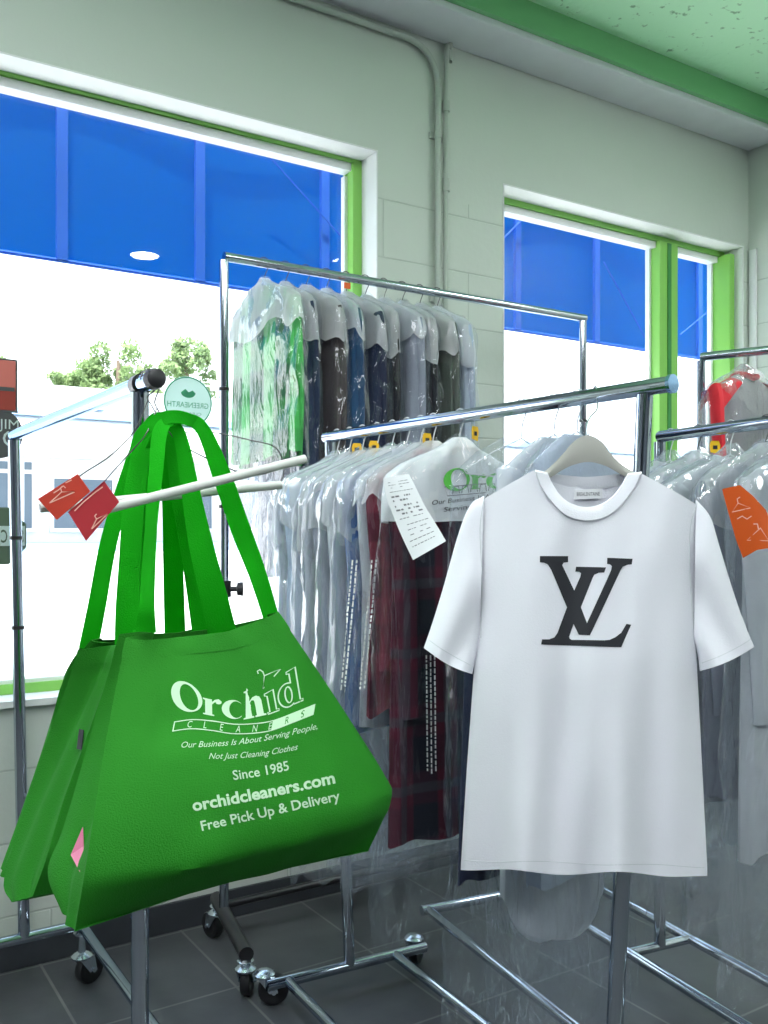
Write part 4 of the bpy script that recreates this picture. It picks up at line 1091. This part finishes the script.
def cards():
    A = tube_hanger((74, 517, 1.42), (305, 459, 1.64), (157, 408, 1.625), 'wire hanger with the nearer grey tube crossing the tote handles',
        [(68, 512, 1.413), (104, 481, 1.413), (119, 502, 1.413), (86, 541, 1.413)], M_red2, 'dark red folded card on the nearer tube hanger',
        [(104, 482, 1.46), (128, 455, 1.52), (146, 434, 1.59)], [(176, 440, 1.63), (215, 462, 1.64), (250, 475, 1.645), (276, 470, 1.645), (301, 452, 1.64)][:4])
    B = tube_hanger((40, 508, 1.50), (281, 485, 1.72), (148, 400, 1.64), 'wire hanger with the farther grey tube behind the tote handles',
        [(38, 499, 1.487), (78, 474, 1.487), (90, 492, 1.487), (57, 520, 1.487)], M_red, 'orange red folded card on the farther tube hanger',
        [(80, 476, 1.54), (110, 456, 1.58), (135, 430, 1.62)], [(170, 430, 1.66), (210, 432, 1.68), (250, 440, 1.70), (276, 448, 1.715), (284, 470, 1.72)])
    return A, B
CA, CB = cards()
# printed marks on the cards
for (g, b, pts) in ((CB[1], CB[2], [[(50, 503), (62, 492), (75, 492), (50, 503)], [(62, 492), (61, 488), (64, 486), (66, 488)], [(54, 493), (59, 490), (63, 486)], [(66, 483), (72, 480)]]),
                    (CA[1], CA[2], [[(75, 511), (84, 502), (96, 492), (103, 487)], [(92, 529), (97, 519), (108, 514), (92, 529)], [(97, 519), (95, 516), (97, 514)]])):
    project(merge2d(*[stroke2d(p, 1.1, False) for p in pts]), b, lambda x, y: (x, y), 'card_print', M_cprint, g, .002)

# ================================================================== RECEIPT, SHOULDER PRINT, ORANGE CARD
cover = [c for c in gBurg.children if c.name.startswith('shoulder_cover')][0]
bagB = [c for c in gBurg.children if c.name.startswith('plastic_cover')][0]
def bvh_w(objs):
    vs = []; fs = []
    for o in objs:
        M = wm(o); n = len(vs); vs += [M @ v.co for v in o.data.vertices]; fs += [tuple(i+n for i in p.vertices) for p in o.data.polygons]
    return BVHTree.FromPolygons(vs, fs)
for o in (cover, bagB): WMX[o.name] = wm(gBurg)
bc = bvh_w([cover])
def wm2(x, y): return (443+x/wid*112, 491-y*14.5-x/wid*6)
project(sol, bc, wm2, 'printed_name', M_pgreen, gBurg, .002, dflt=2.1)
project(outl, bc, wm2, 'printed_name_outline', M_pgreen, gBurg, .002, dflt=2.1)
sb = merge2d(stroke2d([(444, 487), (505, 482), (505, 491), (447, 496)], .8), *[stroke2d([(452+i*9, 494-i*.7), (453+i*9, 487-i*.7), (458+i*9, 486.5-i*.7), (459+i*9, 493.5-i*.7)], .9, False) for i in range(6)])
project(sb, bc, lambda x, y: (x, y), 'printed_banner', M_grey, gBurg, .002, dflt=2.1)
line_text('Our Business Is About', 431, 505, 505, 497, 6.5, shear=.2, bvh=bc, parent=gBurg, mat=M_ink)
line_text('Serving People', 443, 512, 500, 505, 6.5, shear=.2, bvh=bc, parent=gBurg, mat=M_ink)
# receipt hanging on the plastic
rows = []
L1 = [(383, 478, 1.985), (386, 495, 1.98), (393, 515, 1.975), (402, 537, 1.965), (413, 560, 1.95)]
R1 = [(409, 474, 2.0), (417, 490, 1.99), (426, 508, 1.98), (436, 524, 1.97), (446, 541, 1.955)]
La = crom([P(*p) for p in L1], 5); Ra = crom([P(*p) for p in R1], 5)
rows = [[La[i].lerp(Ra[i], t)-FW*(.006*sin(pi*t)) for t in (0, .2, .4, .6, .8, 1)] for i in range(len(La))]
rc = tag(finish('receipt', MB().grid(rows), M_receipt, mods=[('SOLIDIFY', dict(thickness=.0005))]), 'long white printed receipt hanging against the burgundy plaid garment', 'receipt')
br_ = bvh_of([rc]); rnd = random.Random(5); marks = []
def rq(s, t):   # along length, across
    a = V3((interp([(i/4, p[0]) for i, p in enumerate(L1)], s), interp([(i/4, p[1]) for i, p in enumerate(L1)], s), 0)); b = V3((interp([(i/4, p[0]) for i, p in enumerate(R1)], s), interp([(i/4, p[1]) for i, p in enumerate(R1)], s), 0))
    c = a.lerp(b, t); return (c.x, c.y)
for s in [.08, .12, .16, .22, .28, .33, .40, .45, .50, .56, .64, .70, .76, .82, .88]:
    t = .14; hh = .020 if .25 < s < .52 else .009
    while t < .82:
        w_ = rnd.uniform(.03, .12)
        if rnd.random() < .8: marks.append(([rq(s, t), rq(s, t+w_), rq(s+hh, t+w_), rq(s+hh, t)], [(0, 1, 2, 3)]))
        t += w_+.03
project(merge2d(*marks), br_, lambda x, y: (x, y), 'printed_lines', M_grey, rc, .0012, dflt=1.97)
# orange card on the corner rack plastic
oc = [[(722, 489), (740, 485), (753, 496), (766, 510)], [(727, 508), (745, 503), (760, 512), (772, 526)], [(736, 540), (750, 533), (765, 536), (780, 543)], [(743, 558), (757, 550), (770, 548), (786, 548)]]
rows = [[P(x, y, 1.93-.012*sin(j*1.1)+.0*i) for j, (x, y) in enumerate(r)] for i, r in enumerate(oc)]
ocd = tag(finish('orange_card', MB().grid(rows), M_orange, mods=[('SOLIDIFY', dict(thickness=.001))]), 'orange card with a hanger emblem clipped to a plastic-covered shirt', 'card')
bo = bvh_of([ocd])
hangm = merge2d(stroke2d([(747, 540), (760, 528), (768, 541)], 1.2), stroke2d([(758, 529), (757, 524), (753, 524)], 1.2, False), stroke2d([(732, 512), (738, 503), (750, 508)], 1.1), stroke2d([(738, 503), (737, 499), (740, 497)], 1, False), stroke2d([(737, 519), (742, 516), (747, 519), (751, 516)], 1, False))
project(hangm, bo, lambda x, y: (x, y), 'card_print', M_cprint, ocd, .0022, dflt=1.93)
# notice text printed on the plastic (rows of tiny white dashes)
def film_notice(g_, u0, v0, v1, cols, slope, bvh):
    rnd = random.Random(int(u0)); ms = []
    for c in range(cols):
        v = v0
        while v < v1:
            h = rnd.uniform(2, 6)
            u = u0+c*4.2+(v-v0)*slope
            ms.append(([(u, v), (u+1.5, v), (u+1.5+h*slope, v+h), (u+h*slope, v+h)], [(0, 1, 2, 3)])); v += h+rnd.uniform(1, 2)
    project(merge2d(*ms), bvh, lambda x, y: (x, y), 'printed_notice', M_white, g_, .002, dflt=2.05)
film_notice(gBurg, 425, 655, 770, 3, .01, bvh_w([bagB]))
for o_ in [o for o in bpy.data.objects if o.get('label') == 'red check shirt in plastic tucked behind the burgundy plaid one' or o.get('label') == 'white shirt in glossy plastic next behind the red check shirt']:
    bb_ = [c for c in o_.children if c.name.startswith('plastic_cover')][0]; WMX[bb_.name] = wm(o_)
    film_notice(o_, 352 if 'white' in o_['label'] else 371, 560, 690, 2, -.09, bvh_w([bb_]))

# ================================================================== STICKERS ON THE GLASS
YG = YF+.034
def disc(u, v, ru, mat, label, cat, name, poly=None):
    c = on_y(u, v, YG); e = on_y(u+ru, v, YG); r = abs(e.x-c.x)
    n = 40; pts = poly or [(cos(2*pi*i/n), sin(2*pi*i/n)) for i in range(n)]
    k = len(pts)
    A = [(c.x+r*x, YG, c.z+r*y) for x, y in pts]; B = [(p[0], YG-.0015, p[2]) for p in A]
    m = MB().add(A+B, [tuple(range(k)), tuple(reversed(range(k, 2*k)))]+[(i, (i+1) % k, k+(i+1) % k, k+i) for i in range(k)])
    return tag(finish(name, m, mat, smooth=False), label, cat), c, r
def glyphs(body, c, r, x0, z0, size, mat, parent, mirror=True, bold=0, nm='lettering', width=None, shear=0):
    t = text2d(body, 1, bold=bold, shear=shear); w = width2d(t); s = (width/w if width else size)
    vs = [(c.x+r*(x0+((w/2-x) if mirror else (x-w/2))*s), YG-.0026, c.z+r*(z0+y*size)) for x, y in t[0]]
    return finish(nm, MB().add(vs, t[1]), mat, parent, smooth=False)
e, c, r = disc(188, 402, 24, M_swhite, 'round pale green window sticker with mirrored lettering', 'sticker', 'window_sticker')
finish('border', MB().tube([(c.x+r*.96*cos(2*pi*i/40), YG-.002, c.z+r*.96*sin(2*pi*i/40)) for i in range(40)], .0022, 5, closed=True), M_sgreen, e)
glyphs('GREENEARTH', c, r, 0, -.22, .30, M_sgreen, e, width=1.7)
glyphs('CLEANING', c, r, 0, -.5, .14, M_sgreen, e, width=1.1)
vs = [(c.x+r*x, YG-.0026, c.z+r*z) for x, z in ell(0, .36, .3, .2, 180, 360, 12)+[(.18, .46), (.02, .38), (-.12, .5)]]
finish('leaf_mark', MB().add(vs, [tuple(range(len(vs)))]), M_sgreen, e, smooth=False)
# red wooden sign
a = on_y(-12, 357, YG); b = on_y(15.5, 357, YG); zb_ = on_y(0, 410, YG).z; zt_ = on_y(0, 360, YG).z
rs = tag(finish('window_sign', MB().box((a.x, YG-.006, zb_), (b.x, YG, zt_)), M_brick, smooth=False, mods=BEV(.004)), 'red wood-look rectangular sign on the window above the dark round one', 'sign')
m = MB(); zm = (zb_+zt_)/2-.01
m.box((a.x+.002, YG-.008, zm-.008), (b.x-.004, YG-.0062, zm+.004)); finish('grey_band', m, M_dsign, rs, smooth=False)
m = MB(); m.box((a.x-.004, YG-.004, zb_-.006), (b.x+.006, YG+.001, zb_)); m.box((b.x, YG-.004, zb_), (b.x+.005, YG+.001, zt_+.004)); m.box((a.x, YG-.004, zt_), (b.x, YG+.001, zt_+.005)); finish('sign_edge', m, M_dsign, rs, smooth=False)
e, c, r = disc(-4, 433, 27, M_dsign, 'dark grey round sign with white letters behind the rack corner', 'sign', 'window_sign')
glyphs('JIM', c, r, .48, .18, .55, M_swhite, e, mirror=False, width=.7)
glyphs('G', c, r, .50, -.5, .9, M_swhite, e, mirror=False)
o8 = [(cos(radians(22.5+45*i))*1.05, sin(radians(22.5+45*i))*1.05) for i in range(8)]
e, c, r = disc(-4, 536, 31, M_ogrn, 'octagonal dark security sign with mirrored letters on a white band', 'sign', 'window_sign', o8)
finish('white_band', MB().box((c.x-r*.96, YG-.0032, c.z-r*.34), (c.x+r*.92, YG-.0016, c.z+r*.34)), M_swhite, e, smooth=False)
for i, ch in enumerate('SECU'):
    t = text2d(ch, 1, bold=.01); w = width2d(t)
    vs = [(c.x+r*(.88-i*.26-.62*x*.36/.36*.5), YG-.0045, c.z+r*(-.22+y*.62)) for x, y in t[0]]
    finish('letter', MB().add(vs, t[1]), M_ogrn, e, smooth=False)

# ================================================================== OUTSIDE: BUILDING AND TREES
bl = tag(empty('shop_building', (16, 30, .75)), 'low white shop building with a flat roof and canopy across the street', 'building')
def zb30(v, u=0): return on_y(u, v, 30).z
zr = zb30(378); ze0 = zb30(412); ze1 = zb30(446)
BX0, BX1 = -2, 46
finish('wall', MB().box((BX0, 30.5, .7), (BX1, 40, zr)), M_bwall, bl, smooth=False)
finish('parapet_trim', MB().box((BX0-.2, 30.2, zb30(412)), (BX1, 30.5, zb30(405))), M_btrim, bl, smooth=False)
m = MB(); m.add([(BX0, 28.6, ze1), (BX1, 28.6, ze1), (BX1, 30.5, ze0), (BX0, 30.5, ze0), (BX0, 28.6, ze1-.18), (BX1, 28.6, ze1-.18), (BX1, 30.5, ze0-.2), (BX0, 30.5, ze0-.2)], [(0, 1, 2, 3), (7, 6, 5, 4), (0, 4, 5, 1), (1, 5, 6, 2), (2, 6, 7, 3), (3, 7, 4, 0)])
finish('canopy', m, M_bwall, bl, smooth=False)
finish('roof_vent', MB().box((on_y(86, 390, 30.3).x, 30.2, zb30(402)), (on_y(104, 390, 30.3).x, 30.5, zb30(388))), M_btrim, bl, smooth=False)
finish('kerb', MB().box((BX0, 28.8, .4), (BX1, 30.5, zb30(543))), M_btrim, bl, smooth=False)
wx = [on_y(u, 480, 30.4).x for u in (-30, 12, 20, 36, 50, 116, 122, 160, 168, 215, 230, 300)]
for i in range(0, 12, 2):
    x0, x1 = wx[i], wx[i+1]; z0, z1 = zb30(532), zb30(456); zm = zb30(476 if i > 2 else 472)
    f = MB(); t = .12
    f.box((x0, 30.38, z0), (x1, 30.5, z0+t)); f.box((x0, 30.38, z1-t), (x1, 30.5, z1)); f.box((x0, 30.38, z0+t), (x0+t, 30.5, z1-t)); f.box((x1-t, 30.38, z0+t), (x1, 30.5, z1-t)); f.box((x0+t, 30.38, zm), (x1-t, 30.5, zm+t))
    fo = finish('window', f, M_bwall, bl, smooth=False)
    finish('pane', MB().box((x0+t, 30.42, z0+t), (x1-t, 30.49, zm)), M_bglass, fo, smooth=False)
    finish('pane', MB().box((x0+t, 30.42, zm+t), (x1-t, 30.49, z1-t)), M_bblind if i in (4, 8) else M_bglass, fo, smooth=False)
for x in (on_y(14, 500, 29).x, on_y(118, 500, 29).x, on_y(222, 500, 29).x):
    finish('post', MB().box((x-.1, 28.7, .5), (x+.1, 28.9, ze1-.15)), M_bwall, bl, smooth=False)
def tree(u, vtop, vbot, d, wpx, label, seed):
    rnd = random.Random(seed); base = P(u, 532, d); base.z = .75
    e = tag(empty('leafy_tree', base), label, 'tree', 'trees beyond the shop building')
    zt_ = P(u, vtop, d).z; zb2 = P(u, vbot, d).z; W = wpx/FPX*d/2
    tr_ = MB().tube([base, base+V3((.1, 0, zb2-.75)), (base.x, base.y, (zt_+zb2)/2)], [.3, .22, .08], 8)
    finish('trunk', tr_, M_bark, e)
    m = MB()
    cl_ = [(rnd.uniform(-1, 1), rnd.uniform(-1, 1), rnd.uniform(0, 1)) for _ in range(26)]
    for cx, cy, cz in cl_:
        if cx*cx > 1-cz*cz*.75: cx *= .55
        cc = base+RX*cx*W*.85+FW*cy*W*.5; cc.z = lerp(zb2-.6, zt_-.5, cz*(1-cx*cx*.45))
        for _ in range(120):
            p = V3((rnd.gauss(0, 1), rnd.gauss(0, 1), rnd.gauss(0, .7))); p = p.normalized()*rnd.uniform(.5, 1)*W*.24
            q = cc+p; a = V3((rnd.gauss(0, 1), rnd.gauss(0, 1), rnd.gauss(0, 1))).normalized(); b = a.orthogonal().normalized(); s = rnd.uniform(.09, .17)
            n = a.cross(b)
            m.add([q-a*s, q+b*s*.7+n*s*.15, q+a*s, q-b*s*.7+n*s*.15], [(0, 1, 2, 3)])
    finish('crown', m, M_leaf, e, smooth='keep')
tree(118, 333, 388, 47, 95, 'broad leafy tree rising over the middle of the shop roof', 1)
tree(186, 329, 392, 49, 80, 'tall leafy tree just beside the round sticker, over the roof', 2)
tree(70, 365, 388, 52, 60, 'low leafy tree showing just above the shop roof', 3)
tree(-12, 345, 388, 50, 50, 'leafy tree peeping out above the red wood-look sign', 4)

# ================================================================== WORLD, SUN, CAMERA
w = bpy.data.worlds.new('World'); sc.world = w; w.use_nodes = True
nt = w.node_tree; nt.nodes.clear(); N = nt.nodes.new; L = nt.links.new
out = N('ShaderNodeOutputWorld'); bg = N('ShaderNodeBackground')
tc = N('ShaderNodeTexCoord'); sp = N('ShaderNodeSeparateXYZ'); L(tc.outputs['Generated'], sp.inputs[0])
rp_ = N('ShaderNodeValToRGB'); rp_.color_ramp.elements[0].position = 0; rp_.color_ramp.elements[0].color = (.95, .98, 1, 1); rp_.color_ramp.elements[1].position = .7; rp_.color_ramp.elements[1].color = (.62, .8, 1, 1)
L(sp.outputs['Z'], rp_.inputs['Fac']); L(rp_.outputs['Color'], bg.inputs['Color']); bg.inputs['Strength'].default_value = 2.6
L(bg.outputs[0], out.inputs[0])
sl = bpy.data.lights.new('sun', 'SUN'); sl.energy = 11; sl.angle = radians(.6); sl.color = (1, .97, .92)
so = bpy.data.objects.new('sun', sl); COL.objects.link(so); so.location = (0, -5, 12)
so.rotation_euler = V3((.22, .20, -.97)).to_track_quat('-Z', 'Y').to_euler()
cam = bpy.data.cameras.new('camera'); cam.sensor_width = 36; cam.sensor_fit = 'AUTO'; cam.lens = FPX/1024*36; cam.shift_y = 20/1024; cam.clip_start = .05; cam.clip_end = 400
co = bpy.data.objects.new('camera', cam); COL.objects.link(co); co.location = (0, 0, CAMZ); co.rotation_euler = (radians(90), 0, -atan2(ST, CT))
sc.camera = co
sc.view_settings.view_transform = 'Standard'; sc.view_settings.look = 'None'; sc.view_settings.gamma = 1; sc.view_settings.exposure = .42
sc.view_settings.use_curve_mapping = False
cy = sc.cycles
cy.transparent_max_bounces = 40; cy.max_bounces = 8; cy.diffuse_bounces = 4; cy.glossy_bounces = 4
cy.use_denoising = True; cy.caustics_reflective = False; cy.caustics_refractive = False; cy.sample_clamp_indirect = 6
